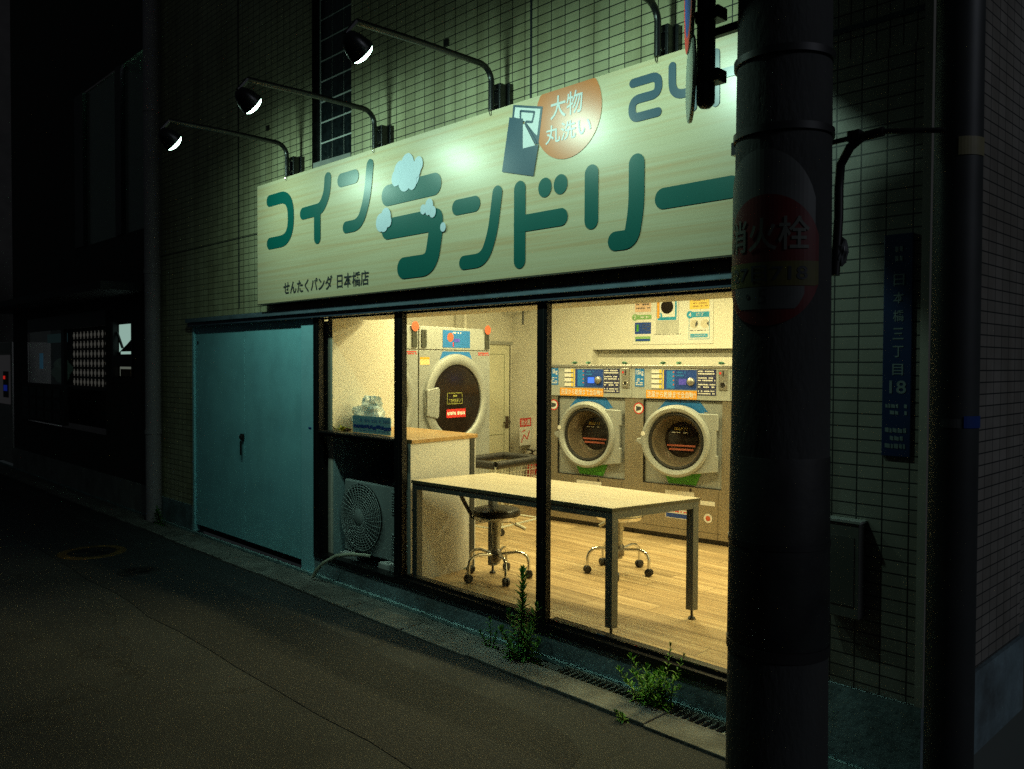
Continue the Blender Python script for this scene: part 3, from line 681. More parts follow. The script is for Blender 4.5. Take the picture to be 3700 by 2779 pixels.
# ------------------------------------------------------------------ table and stools
TA = [(-4.405, .055), (-2.812, .189), (-2.697, .838), (-4.316, .704)]     # plan corners
TO = TA[0]
tb = thing('work_table', 'long pale laminate table with grey metal legs right behind the glass', 'table', (TO[0], TO[1], FZ))
TQ = [Vector((x-TO[0], y-TO[1])) for x, y in TA]
def tpt(u, v): return tuple(TQ[0]*(1-u)*(1-v)+TQ[1]*u*(1-v)+TQ[2]*u*v+TQ[3]*(1-u)*v)
def tquad(u0, u1, v0, v1): return [tpt(u0, v0), tpt(u1, v0), tpt(u1, v1), tpt(u0, v1)]
tp = MB().prism(tquad(0, 1, 0, 1), .685, .705).build('table_top', TABLEW, tb, bevel=.002)
MB().prism(tquad(-.0012, 1.0012, -.0028, 1.0028), .6845, .7025).build('edge_band', mat('edge_band', (.11, .10, .065), .5), tp)
b = MB()
for q in (tquad(.03, .97, .006, .045), tquad(.03, .97, .955, .994), tquad(.003, .018, .045, .955), tquad(.982, .997, .045, .955)): b.prism(q, .645, .684)
b.build('apron', TABLEMET, tb)
for u in (.002, .970):
    for v in (.004, .93):
        q = tquad(u, u+.028, v, v+.066)
        lg = MB().prism(q, .055, .684).build('leg', TABLEMET, tb, bevel=.002)
        c = tpt(u+.014, v+.033)
        MB().lathe([(.0005, 0), (.022, 0), (.022, .008), (.008, .02), (.008, .056)], (c[0], c[1], 0), (0, 0, 1), 14).build('levelling_foot', BLACKP, lg)
def make_stool(label, loc, rz, back, h=.46, seatmat=None):
    t = thing('stool', label, 'stool', loc, rz, 'wheeled stools under the table')
    seatmat = seatmat or mat('seat_vinyl', (.016, .013, .011), .32, var=.15, bump=.1, bscale=8)
    s_ = MB().lathe([(.001, h-.035), (.14, h-.035), (.163, h-.022), (.168, h-.002), (.160, h+.016), (.135, h+.024), (.001, h+.026)], (0, 0, 0), (0, 0, 1), 36).build('seat', seatmat, t)
    MB().lathe([(.09, h-.047), (.155, h-.047), (.165, h-.036), (.168, h-.022)], (0, 0, 0), (0, 0, 1), 36).build('seat_rim', CHROME, s_)
    MB().lathe([(.09, h-.048), (.0005, h-.048)], (0, 0, 0), (0, 0, 1), 24).build('seat_pan', mat('pan_cream', (.55, .52, .40), .5), s_)
    MB().lathe([(.026, .10), (.026, .30), (.034, .30), (.034, h-.056)], (0, 0, 0), (0, 0, 1), 18).build('column', mat('column_cream', (.50, .47, .38), .35, .3), t)
    b = MB().tube([(.02, 0, h-.075), (.10, .02, h-.08), (.155, .03, h-.11)], .006, 6).build('height_lever', CHROME, t)
    MB().tube([(.13, .026, h-.092), (.20, .04, h-.13)], .013, 8).build('lever_grip', mat('lever_cream', (.62, .60, .48), .4), b)
    if back:
        bk = MB()
        for s in (-1, 1): bk.tube([(-.10, s*.045, h-.06), (-.165, s*.045, h-.04), (-.235, s*.045, h+.09), (-.25, s*.045, h+.125)], .008, 8)
        bk.tube([(-.25, -.045, h+.125), (-.25, .045, h+.125)], .008, 8)
        bk.build('back_loop', mat('dark_tube', (.10, .09, .08), .25, .9), t)
    bs = MB().lathe([(.03, .115), (.038, .125), (.038, .19), (.03, .20)], (0, 0, 0), (0, 0, 1), 18).build('base_hub', mat('hub_grey', (.22, .20, .18), .35, .6), t)
    for k in range(5):
        a = 2*math.pi*k/5; d = Vector((math.cos(a), math.sin(a), 0))
        pts = [d*.03+Vector((0, 0, .165)), d*.14+Vector((0, 0, .178)), d*.185+Vector((0, 0, .170)), d*.215+Vector((0, 0, .145)), d*.225+Vector((0, 0, .11)), d*.226+Vector((0, 0, .05))]
        lg = MB().tube(pts, .011, 10).build('leg', CHROME, t)
        e = d.cross(Vector((0, 0, 1))); c = d*.226+Vector((0, 0, .027)); m = MB()
        for s in (-1, 1): m.lathe([(.0005, -.009), (.024, -.009), (.027, -.004), (.027, .006), (.022, .009), (.0005, .009)], c+e*.013*s, e, 18)
        m.lathe([(.01, .02), (.016, .03), (.016, .052), (.01, .056)], d*.226, (0, 0, 1), 10)
        m.build('caster', RUBBER, lg)
    return t
make_stool('black seated wheeled stool with a low tube back beside the white counter', (-4.18, .61, FZ), R(46), True)
make_stool('second wheeled stool with its seat hidden under the right half of the table', (-3.70, 1.35, FZ), R(160), False, .43, mat('cream_seat', (.50, .46, .34), .45))

# ------------------------------------------------------------------ washers
def arc_sector(m, cx, cz, r0, r1, a0, a1, y, n=24):
    for k in range(n):
        a, b = a0+(a1-a0)*k/n, a0+(a1-a0)*(k+1)/n
        m.face([(cx+r0*math.cos(a), y, cz+r0*math.sin(a)), (cx+r0*math.cos(b), y, cz+r0*math.sin(b)), (cx+r1*math.cos(b), y, cz+r1*math.sin(b)), (cx+r1*math.cos(a), y, cz+r1*math.sin(a))])
    return m
def circ(m, cx, cz, r, y, n=28): return m.face([(cx+r*math.cos(-2*math.pi*k/n), y, cz+r*math.sin(-2*math.pi*k/n)) for k in range(n)])
def rect(m, u0, u1, v0, v1, y): return m.face([(u0, y, v0), (u1, y, v0), (u1, y, v1), (u0, y, v1)])
def make_washer(ajar, screen):
    t = thing('washing_machine', '', 'washing machine', (0, 0, FZ), AL, 'washers along the back wall')
    H = 1.475; h = lambda z: z-FZ
    b = MB().box(-.456, -.345, 0, .95, .045, h(1.299)).box(.385, .456, 0, .95, .045, h(1.299)).box(-.345, .385, 0, .95, .045, h(.575)).box(-.345, .385, .5, .95, h(.575), h(1.299)).box(-.456, .456, .004, .95, h(1.299), H-.03)
    b.build('cabinet', STEELB, t)
    boxed(-.45, .45, .03, .9, 0, .045).build('kick_base', BLACKP, t)
    cp = boxed(-.455, .455, -.012, .004, h(1.302), H-.035).build('control_panel', MGREY, t, bevel=.003)
    MB().box(-.456, .456, -.018, .3, H-.034, H-.004).build('top_rail', STEEL, t, bevel=.006)
    m = MB()
    for u, s in ((-.17, 3), (-.02, 4), (.36, 5)): crumple(m, (u, .02, H+.012), .022, .016, .012, s, 7, .5)
    m.build('green_rosette', mat('rosette_green', (.05, .15, .10), .6, var=.3), t)
    # decals
    y = -.0140
    d = rect(MB(), -.422, -.33, h(1.402), h(1.557), y).build('weight_label', BLUE, cp)
    m = MB().text('15kg', (-.413, -.339, h(1.495), h(1.545)), y-.001, .01); scribble(m, -.412, -.342, h(1.412), h(1.475), y-.001, 4, 2); m.build('label_print', PALE, d)
    m = MB(); m2 = MB(); m3 = MB()
    for k in range(4):
        z1 = h(1.556)-k*.043; rect(m, -.26, -.16, z1-.036, z1-.004, y); rect(m2, -.185, -.163, z1-.034, z1-.006, y-.001); rect(m3, -.26, -.16, z1-.041, z1-.037, y-.001)
    d = m.build('price_chip', PALE, cp); m2.build('yellow_mark', YELLOW, d); m3.build('dark_rule', CHAR, d)
    rect(MB(), -.152, -.142, h(1.39), h(1.55), y).build('coin_rule', YELLOW, cp)
    d = rect(MB(), -.139, .163, h(1.385), h(1.55), y).build('display_panel', BLUED, cp)
    rect(MB(), -.114, -.04, h(1.392), h(1.543), y-.001).build('light_field', BLUE, d)
    m = MB()
    for k in range(4): rect(m, -.055, -.044, h(1.525)-k*.035, h(1.537)-k*.035, y-.002)
    m.build('indicator', REDO, d)
    m = scribble(MB(), -.03, .06, h(1.49), h(1.54), y-.001, 2, 8); m.build('panel_symbols', BLUE, d)
    rect(MB(), .0, .068, h(1.425), h(1.475), y-.002).build('screen', screen, d)
    MB().lathe([(.0335, 0), (.031, .022), (.024, .028), (.001, .029)], (.115, y-.001, h(1.452)), (0, -1, 0), 24).build('dial', STEEL, d)
    d = MB()
    for k in range(4): rect(d, .167, .335, h(1.555)-.054*(k+1)+.003, h(1.555)-.054*k, y)
    d = d.build('price_board', NAVYL, cp)
    m = MB()
    for k in range(4): scribble(m, .175, .328, h(1.555)-.054*(k+1)+.008, h(1.555)-.054*k-.006, y-.001, 2, 30+k, .6, .85)
    m.build('price_print', PALE, d)
    d = rect(MB(), -.311, .165, h(1.300)+.006, h(1.376), y).build('orange_banner', ORANGEB, cp)
    MB().text('洗濯から乾燥まで全自動!!', (-.30, .155, h(1.314), h(1.368)), y-.001, .01).build('banner_print', PALE, d)
    d = boxed(.360, .437, -.024, -.012, h(1.39), h(1.56)).build('coin_box', STEEL, cp, bevel=.003)
    m = MB(); rect(m, .395, .405, h(1.50), h(1.545), -.026); circ(m, .40, h(1.43), .024, -.0255); m.build('slot', BLACKP, d)
    m = MB(); circ(m, .375, h(1.525), .010, -.0262); m.build('red_light', RED, d)
    MB().torus((.40, -.028, h(1.43)), .02, .005, (0, -1, 0), 20, 6).build('return_cup', CHROME, d)
    # sticker left of the door
    d = circ(MB(), -.39, h(1.214), .05, -.0015).build('round_sticker', RED, t)
    m = circ(MB(), -.39, h(1.214), .04, -.0025); m.build('sticker_white', PALE, d)
    m = MB(); m.face([(-.415, -.0035, h(1.19)), (-.37, -.0035, h(1.20)), (-.362, -.0035, h(1.225)), (-.415, -.0035, h(1.235))]); m.build('sticker_symbol', CHAR, d)
    # recessed door field
    cz = h(.957); m = MB(); bx0, bx1, bz0, bz1 = -.345, .385, h(.575), h(1.299); pr = None
    angs = sorted([2*math.pi*k/64 for k in range(64)]+[math.atan2(b_-cz, a_) % (2*math.pi) for a_ in (bx0, bx1) for b_ in (bz0, bz1)])
    for a in angs+[angs[0]]:
        ca, sa = math.cos(a), math.sin(a)
        k_ = min([(bx1 if ca > 0 else bx0)/ca if abs(ca) > 1e-6 else 9, ((bz1 if sa > 0 else bz0)-cz)/sa if abs(sa) > 1e-6 else 9])
        cur = ((.24*ca, .02, cz+.24*sa), (k_*ca, .02, cz+k_*sa))
        if pr: m.face([pr[0], pr[1], cur[1], cur[0]])
        pr = cur
    f = m.build('door_field', MPANEL, t)
    b = MB().box(-.345, -.338, .0, .02, h(.575), h(1.299)).box(-.338, .385, .0, .02, h(1.292), h(1.299)).box(-.338, .385, 0, .02, h(.575), h(.582)); b.build('black_edge', BLACKP, f)  # solid black strips along three edges of the door field
    cz = h(.957); m = MB(); m.face([(-.135, .018, h(1.292)), (.175, .018, h(1.292)), (.25, .018, h(1.205)), (-.22, .018, h(1.205))][::1]); arc_sector(m, 0, cz, .25, .325, R(40), R(150), .0175); m.build('blue_arc', BLUE, f)
    m = MB(); arc_sector(m, 0, cz, .25, .325, R(165), R(265), .0175); m.face([(-.16, .0165, h(.70)), (-.105, .0165, h(.59)), (.15, .0165, h(.59)), (.2, .0165, h(.70))]); m.build('green_arc', GREENB, f)
    # door
    dh = bpy.data.objects.new('door', None); COL.objects.link(dh); dh.parent = t; dh.location = (.36, -.0, 0); dh.rotation_euler.z = ajar
    ox = -.36
    prof = [(.235, .012), (.25, .048), (.275, .058), (.295, .05), (.302, .03), (.302, -.01)]
    MB().lathe(prof, (ox, 0, cz), (0, -1, 0), 56).build('door_ring', RINGG, dh)
    MB().slab([(ox+.10, cz+.24), (ox+.36, cz+.235), (ox+.36, cz+.10), (ox+.345, cz+.10), (ox+.345, cz-.10), (ox+.36, cz-.10), (ox+.36, cz-.235), (ox+.10, cz-.27), (ox+.20, cz-.20), (ox+.262, cz-.1), (ox+.275, cz), (ox+.262, cz+.1), (ox+.20, cz+.185)], -.034, -.004).build('hinge_plate', RINGG, dh, bevel=.006)
    MB().slab([(ox-.29, cz+.02), (ox-.335, cz+.01), (ox-.345, cz-.015), (ox-.30, cz-.045), (ox-.285, cz-.04)], -.05, -.01).build('door_handle', RINGG, dh, bevel=.006)
    d = MB(); circ(d, ox-.275, cz+.055, .02, -.061); d.build('handle_sticker', PALE, dh)
    MB().torus((ox, -.018, cz), .226, .014, (0, -1, 0), 56, 8).build('door_gasket', RUBBER, dh)
    MB().lathe([(.216, .016), (.205, .0), (.178, -.06), (.150, -.13)], (ox, 0, cz), (0, -1, 0), 48).build('glass_rim', mat('rim_brown', (.16, .13, .09), .22, .3, var=.15), dh)
    d = MB().lathe([(.152, -.128), (.10, -.120), (.0005, -.117)], (ox, 0, cz), (0, -1, 0), 48).build('door_glass', DGLASS, dh)
    m = MB(); rect(m, ox-.125, ox+.125, cz-.055, cz-.040, .110); rect(m, ox-.108, ox+.108, cz-.088, cz-.072, .110); m.build('red_line', mat('dull_red', (.36, .09, .05), .5), d)
    m = MB(); scribble(m, ox-.085, ox+.055, cz+.055, cz+.07, .1105, 1, 3); m.build('glass_print', PALE, d)
    m = scribble(MB(), ox-.06, ox+.06, cz+.08, cz+.108, .1105, 2, 4); m.build('warning_print', mat('print_gold', (.5, .36, .06), .5), d)
    # lower front
    m = MB(); rect(m, -.125, .145, h(.485), h(.535), -.0025); rect(m, .20, .33, h(.44), h(.475), -.0025); m.build('instruction_label', PALE, t)
    d = rect(MB(), -.12, .11, h(.30), h(.375), -.0025).build('notice_sticker', PALE, t)
    m = scribble(MB(), -.11, .10, h(.348), h(.37), -.0035, 1, 5); m.build('red_print', RED, d)
    m = rect(MB(), -.115, .105, h(.305), h(.342), -.0032); m.build('blue_print', BLUED, d)
    d = circ(MB(), .27, h(.335), .038, -.0025).build('round_notice', PALE, t)
    m = circ(MB(), .27, h(.335), .022, -.0035); m.build('red_print', REDO, d)
    m = MB(); rect(m, .355, .358, h(.17), h(.56), -.0015); rect(m, -.345, .385, h(.215), h(.218), -.0015); rect(m, .10, .118, h(.535), h(.565), -.003); m.build('seam_line', BLACKP, t)
    return t
wA = make_washer(R(1), SCREEN); wB = make_washer(R(8), SCREEN_P)
wC = copy_tree(wA)
for o, u, l in ((wA, -.890, 'steel washer with a lit blue screen, nearest the interior door'), (wB, .0225, 'steel washer with its round door slightly ajar, next to the concrete pole'), (wC, .936, 'steel washer almost fully hidden behind the concrete pole')):
    o.location = (-4.069+u*math.cos(AL), 2.566+u*math.sin(AL), FZ); o['label'] = l

# ------------------------------------------------------------------ dryers
def make_dryer():
    t = thing('tumble_dryer', '', 'tumble dryer', (0, 0, FZ), AL+R(90), 'dryers along the left wall')
    h = lambda z: z-FZ
    boxed(-.458, .458, .01, .72, .0, h(1.913)).build('cabinet', STEEL, t, bevel=.004)
    boxed(-.456, .456, -.004, .01, h(.17), h(1.708)).build('front_panel', MPANEL, t, bevel=.003)
    up = boxed(-.456, .456, -.006, .01, h(1.716), h(1.91)).build('upper_panel', MGREY, t, bevel=.003)
    d = rect(MB(), -.176, .176, h(1.735), h(1.886), -.0085).build('control_display', BLUE, up)
    m = MB(); circ(m, -.08, h(1.826), .04, -.0095); m.build('orange_disc', REDO, d)
    rect(MB(), -.03, .04, h(1.785), h(1.815), -.0095).build('screen', SCREEN_P, d)
    m = scribble(MB(), -.05, .06, h(1.855), h(1.878), -.0095, 1, 4); m.build('panel_print', PALE, d)
    rect(MB(), -.05, -.037, h(1.743), h(1.783), -.0095).build('red_bar', RED, d)
    cz = h(1.27); y = -.0045
    m = MB(); m.face([(-.173, y-.001, h(1.700)), (.173, y-.001, h(1.700)), (.225, y-.001, h(1.60)), (-.225, y-.001, h(1.60))]); m.build('blue_trim', BLUE, t)
    for u in (-.41, .405):
        cn = boxed(u-.025, u+.03, -.018, -.006, h(1.73), h(1.88)).build('coin_slot', mat('coin_dark', (.07, .075, .06), .4, .5), up)
        rect(MB(), u+.0, u+.006, h(1.81), h(1.86), -.020).build('slot', BLACKP, cn)
    circ(MB(), .405, h(1.905), .042, -.024).build('orange_sticker', REDO, up)
    m = scribble(MB(), .29, .445, h(1.668), h(1.70), y-.001, 2, 9, .7, .9); m.build('red_print', RED, t)
    d = rect(MB(), -.448, -.335, h(1.583), h(1.648), y-.001).build('orange_label', mat('pale_orange', (.80, .55, .25), .5), t)
    m = rect(MB(), -.448, -.335, h(1.632), h(1.648), y-.002); m.build('label_head', ORANGEB, d)
    ring = MB().lathe([(.315, -.02), (.318, .018), (.335, .030), (.37, .034), (.405, .022), (.412, .0)], (0, -.004, cz), (0, -1, 0), 64).build('door_ring', RINGG, t)
    MB().torus((0, -.02, cz), .345, .008, (0, -1, 0), 64, 8).build('dark_groove', mat('groove_brown', (.12, .10, .085), .4), ring)
    gl = MB().lathe([(.318, .004), (.0005, .006)], (0, -.004, cz), (0, -1, 0), 64).build('door_glass', DGLASS, ring)
    MB().slab([(-.40, cz+.10), (-.265, cz+.12), (-.245, cz+.10), (-.255, cz-.13), (-.275, cz-.15), (-.40, cz-.12)], -.046, -.012).build('handle_plate', RINGG, ring, bevel=.006)
    d = rect(MB(), -.13, .115, h(1.118), h(1.194), -.0125).build('red_label', RED, gl)
    m = scribble(MB(), -.12, .105, h(1.137), h(1.175), -.0135, 1, 12, .8, .9); m.build('label_print', PALE, d)
    m = MB(); gold = mat('print_yellow_green', (.34, .34, .08), .5)
    for q in ([(-.12, h(1.335)), (.07, h(1.335))], [(-.12, h(1.24)), (.07, h(1.24))], [(-.12, h(1.24)), (-.12, h(1.335))], [(.07, h(1.24)), (.07, h(1.335))]): m.ribbon(q, .005, -.0125, .001, cap=False)
    scribble(m, -.07, .03, h(1.295), h(1.325), -.0125, 1, 2); scribble(m, -.10, .05, h(1.25), h(1.285), -.0125, 3, 7); m.build('yellow_notice', gold, gl)
    circ(MB(), .38, h(.72), .03, y-.001).build('round_sticker', RED, t)
    boxed(-.458, .458, .03, .6, -.0, .0).build('kick', BLACKP, t) if 0 else None
    return t
d0 = make_dryer(); ev = (-math.sin(AL), math.cos(AL))
for i, u in enumerate((.083, -.842)):
    o = d0 if i == 0 else copy_tree(d0)
    o.location = (-5.65+ev[0]*u, 1.4+ev[1]*u, FZ)
    o['label'] = ['big grey tumble dryer with a dark round door and red label, facing right', 'grey tumble dryer mostly hidden behind the black mullion and partition'][i]

# ------------------------------------------------------------------ other things in the shop
ex = thing('fire_extinguisher', 'red fire extinguisher standing below the red and white wall notice', 'extinguisher', (-6.45, 3.24, FZ))
MB().lathe([(.001, 0), (.065, .0), (.07, .01), (.07, .36), (.055, .42), (.025, .45), (.022, .48)], seg=24).build('tank', FIRE, ex)
MB().tube([(0, 0, .47), (0, 0, .52), (-.05, -.02, .53)], .012, 8).tube([(0, 0, .50), (.08, -.03, .53)], .008, 8).build('valve', BLACKP, ex)
MB().tube([(0, -.02, .49), (-.01, -.09, .46), (-.02, -.11, .32), (-.02, -.085, .18)], .009, 8).build('hose', BLACKP, ex)
es = thing('wall_notice', 'red and white fire extinguisher notice on the wall by the interior door', 'sign', (-6.50, 3.18, .70), AL+R(90))
boxed(-.10, .10, -.004, 0, .0, .30).build('board', PALE, es)
d = rect(MB(), -.10, .10, .205, .30, -.0055).build('red_field', RED, es)
MB().text('消火器', (-.085, .085, .22, .285), -.0065, .012).build('lettering', PALE, d)
m = MB().ribbon([(-.07, .04), (-.02, .12), (.03, .06), (.07, .15)], .014, -.0055, .02); m.ribbon([(-.06, .15), (0, .17)], .012, -.0055, .02); m.build('red_symbol', RED, es)

cart = thing('laundry_cart', 'white wire laundry cart with a black padded rim behind the table', 'cart', (-4.93, 1.33, FZ), AL+R(2))
W2, D2 = .20, .30
b = MB()
for p, q in (((-W2, -D2), (W2, -D2)), ((W2, -D2), (W2, D2)), ((W2, D2), (-W2, D2)), ((-W2, D2), (-W2, -D2))): b.tube([(p[0], p[1], .69), (q[0], q[1], .69)], .032, 12)
b.build('padded_rim', BLACKP, cart)
WIRE = mat('white_wire', (.62, .62, .52), .4, .2)
b = MB()
for k in range(13):
    u = -W2+2*W2*k/12
    for s in (-D2, D2): b.tube([(u, s, .68), (u*.95, s*.95, .36)], .0022, 4)
for k in range(17):
    u = -D2+2*D2*k/16
    for s in (-W2, W2): b.tube([(s, u, .68), (s*.95, u*.95, .36)], .0022, 4)
for z in (.62, .55, .48, .42, .36):
    f = .95+.05*(z-.36)/.32; b.tube([(-W2*f, -D2*f, z), (W2*f, -D2*f, z), (W2*f, D2*f, z), (-W2*f, D2*f, z), (-W2*f, -D2*f, z)], .0026, 4)
b.build('wire_basket', WIRE, cart)
for sx in (-1, 1):
    for sy in (-1, 1):
        lg = MB().tube([(sx*W2, sy*D2, .68), (sx*W2, sy*D2, .08)], .010, 8).build('leg', WIRE, cart)
        MB().lathe([(.0005, -.012), (.026, -.012), (.026, .012), (.0005, .012)], (sx*W2, sy*D2, .028), (1, 0, 0), 14).lathe([(.014, .04), (.014, .085)], (sx*W2, sy*D2, 0), (0, 0, 1), 8).build('caster', RUBBER, lg)
b = MB()
for s in (-1, 1): b.tube([(-W2, s*D2, .20), (W2, s*D2, .20)], .008, 6)
b.tube([(-W2, -D2, .2), (-W2, D2, .2)], .008, 6).tube([(W2, -D2, .2), (W2, D2, .2)], .008, 6); b.build('lower_rail', WIRE, cart)

ps = thing('wall_poster', 'large washing instruction poster on the back wall above the washers', 'poster', (-4+.1225*math.sin(AL), 3.72-.1225*math.cos(AL), FZ), AL)
h = lambda z: z-FZ; y = -.004
MB().box(-1.245, -.375, y, 0, h(1.795), h(2.45)).build('sheet', mat('poster_paper', (.72, .71, .64), .45, var=.02), ps)
y0 = y-.0012; y1 = y-.0024; y2 = y-.0036
PG = mat('poster_green', (.22, .42, .16), .5); PT = mat('poster_teal', (.0, .28, .48), .5); PO = mat('poster_peach', (.74, .50, .34), .5)
d = rect(MB(), -1.225, -1.04, h(2.12), h(2.40), y0).build('peach_block', PO, ps); m = scribble(MB(), -1.21, -1.05, h(2.14), h(2.36), y1, 6, 3, .35); m.build('text_line', CHAR, d)
d = rect(MB(), -1.235, -1.035, h(2.045), h(2.09), y0); circ(d, -1.225, h(2.068), .033, y0-.0004); d = d.build('green_header', PG, ps); m = MB().text('2', (-1.238, -1.213, h(2.05), h(2.088)), y1, .01); scribble(m, -1.18, -1.05, h(2.055), h(2.08), y1, 1, 2); m.build('header_print', PALE, d)
d = rect(MB(), -1.225, -1.04, h(1.90), h(2.015), y0).build('blue_photo', BLUED, ps); m = MB(); rect(m, -1.205, -1.18, h(1.925), h(1.995), y1); m.build('green_mark', GREENB, d)
m = scribble(MB(), -1.14, -1.05, h(1.925), h(2.0), y1, 4, 4, .5); m.build('photo_print', GREYD, d)
d = rect(MB(), -1.22, -1.045, h(1.825), h(1.875), y0).build('green_strip', PG, ps); rect(MB(), -1.215, -1.05, h(1.828), h(1.85), y1).build('blue_strip', BLUED, d)
d = rect(MB(), -.985, -.735, h(1.90), h(2.42), y0).build('washer_picture', mat('pic_grey', (.50, .50, .44), .4), ps)
rect(MB(), -.975, -.745, h(2.025), h(2.40), y1).build('white_door', PALE, d)
m = rect(MB(), -.965, -.76, h(2.03), h(2.06), y2); rect(m, -.775, -.757, h(2.06), h(2.28), y2); circ(m, -.94, h(2.078), .026, y2-.0004); m.build('teal_edge', PT, d)
rect(MB(), -.972, -.945, h(2.05), h(2.24), y2-.0008).build('orange_edge', ORANGEB, d)
circ(MB(), -.862, h(2.16), .068, y2).build('dark_door', DGLASS, d)
m = MB().text('4', (-.950, -.93, h(2.06), h(2.094)), y2-.0014, .01); m.build('number_print', PALE, d)
m = scribble(MB(), -1.0, -.70, h(1.885), h(1.90), y1, 1, 12, .5); m.build('caption', GREYD, ps)
d = rect(MB(), -.62, -.415, h(2.125), h(2.42), y0).build('yellow_block', YELLOW, ps); m = scribble(MB(), -.605, -.43, h(2.14), h(2.25), y1, 4, 5, .35); m.build('text_line', mat('ink_brown', (.30, .12, .03), .5), d)
d = rect(MB(), -.625, -.415, h(2.048), h(2.10), y0); circ(d, -.615, h(2.074), .036, y0-.0004); d = d.build('teal_header', PT, ps)
MB().text('4', (-.628, -.602, h(2.052), h(2.097)), y1, .012).text('終了', (-.55, -.47, h(2.058), h(2.092)), y1, .01).build('header_print', PALE, d)
m = MB(); circ(m, -.57, h(1.985), .042, y0); circ(m, -.46, h(1.985), .042, y0); d = m.build('hand_picture', mat('pic_cream', (.62, .56, .42), .5), ps)
m = MB(); m.face([(-.555, y1, h(1.95)), (-.53, y1, h(1.985)), (-.54, y1, h(2.02)), (-.56, y1, h(1.985))]); m.face([(-.44, y1, h(1.985)), (-.42, y1, h(1.96)), (-.42, y1, h(2.01))]); m.build('dark_mark', CHAR, d)
m = scribble(MB(), -.615, -.42, h(1.915), h(1.93), y0, 1, 13, .6); m.build('caption', CHAR, ps)
d = rect(MB(), -.61, -.43, h(1.855), h(1.89), y0).build('teal_strip', PT, ps); m = scribble(MB(), -.6, -.44, h(1.862), h(1.883), y1, 2, 6, .5); m.build('strip_print', PALE, d)
m = MB()
for q in ([(-.625, h(2.05)), (-.625, h(1.84))], [(-.625, h(1.84)), (-.413, h(1.84))], [(-.413, h(1.84)), (-.413, h(2.05))]): m.ribbon(q, .004, y0, .001, cap=False)
m.build('teal_frame', PT, ps)
for i, (x, yy) in enumerate(((-5.0, 1.25), (-2.9, 1.45), (-4.6, 2.35), (-2.6, 2.55))):
    t = thing('ceiling_light', ['ceiling tube light nearest the dryers, above the table', 'ceiling tube light above the right end of the table', 'ceiling tube light above the nearest washer row', 'ceiling tube light in the far right corner of the laundry'][i], 'ceiling light', (x, yy, CZ-.06), AL, 'ceiling tube lights')
    boxed(-.62, .62, -.06, .06, .02, .058).build('housing', CEIL, t)
    MB().tube([(-.6, 0, 0), (.6, 0, 0)], .02, 10).build('tube', TUBE, t)
    ld = bpy.data.lights.new('tube_light', 'AREA'); ld.shape = 'RECTANGLE'; ld.size = 1.2; ld.size_y = .10; ld.energy = ROOM_W; ld.color = ROOM_C
    lo = bpy.data.objects.new('tube_light', ld); COL.objects.link(lo); lo.parent = t; lo.location = (0, 0, -.024)

# ------------------------------------------------------------------ poles and street signs
PX, PY = -1.428, -.60
up = thing('utility_pole', 'thick concrete utility pole in front of the right end of the window', 'utility pole', (PX, PY, 0))
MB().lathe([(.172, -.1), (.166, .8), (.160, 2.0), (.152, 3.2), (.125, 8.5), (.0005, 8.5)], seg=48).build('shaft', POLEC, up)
b = MB()
for z in (2.37, 2.62): b.lathe([(.158, z-.012), (.166, z-.012), (.166, z+.012), (.158, z+.012)], seg=48)
b.lathe([(.165, .98), (.1705, .98), (.1702, 1.0), (.164, 1.0)], seg=48); b.lathe([(.1675, .61), (.1725, .61), (.1723, .645), (.167, .645)], seg=48)
b.build('steel_band', mat('band_steel', (.045, .045, .045), .5, .6), up)
MB().lathe([(.1680, .645), (.1700, .65), (.1655, 1.28), (.1630, 1.285)], seg=48).build('plastic_wrap', mat('pole_wrap', (.014, .016, .016), .65, var=.5, scale=9, bump=.12, bscale=35, dirt=.5), up)
MB().box(-.172, -.150, -.05, -.02, 2.33, 2.375).build('band_buckle', mat('buckle_bright', (.6, .65, .65), .25, .9), up)
ang0 = math.atan2(-3.25-PY, 0-PX)
def wrap(r, off): return lambda u, v: (PX*0+r*math.cos(ang0+R(off)+u/r), r*math.sin(ang0+R(off)+u/r), v)
hs = thing('hydrant_sign', 'faded red and yellow round fire hydrant plate wrapped round the concrete pole', 'sign', (PX, PY, 0))
def curved(poly, f, m=None, n=14):
    # polygon given as list of (u, v0, v1) columns
    m = m or MB()
    for (u, a, b), (u2, a2, b2) in zip(poly, poly[1:]): m.add([f(u, a), f(u2, a2), f(u2, b2), f(u, b)], [(0, 1, 2, 3)])
    return m
def disc_cols(rx, rz, cz, lo, hi, n=28):
    out = []
    for i in range(n+1):
        u = -rx+2*rx*i/n; s = rz*math.sqrt(max(0, 1-(u/rx)**2)); a, b = max(cz-s, lo), min(cz+s, hi)
        if b > a+1e-4: out.append((u, a, b))
    return out
f1 = wrap(.1665, -19); f2 = wrap(.1680, -19); f3 = wrap(.1695, -19); f0 = wrap(.1650, -26)
curved(disc_cols(.20, .26, 2.04, 0, 9), f0).build('grey_backing', GREYD, hs)
pl = curved(disc_cols(.195, .215, 1.935, 0, 9), f1).build('plate', SIGNRED, hs)
curved(disc_cols(.195, .215, 1.935, 1.85, 1.93), f2).build('yellow_band', SIGNYEL, pl)
curved(disc_cols(.15, .215, 1.935, 1.775, 1.848), f2).build('grey_band', GREYD, pl)
MB().text('消火栓', (-.165, .145, 1.965, 2.075), bold=.012, to3d=f3, slices=16).build('lettering', mat('faded_white', (.13, .14, .12), .5, var=.2), pl)
MB().text('127日718', (-.165, .14, 1.865, 1.918), bold=.012, to3d=f3, slices=16).text('・5', (-.08, .02, 1.79, 1.84), to3d=f3, slices=8, keep=True).build('band_lettering', CHAR, pl)
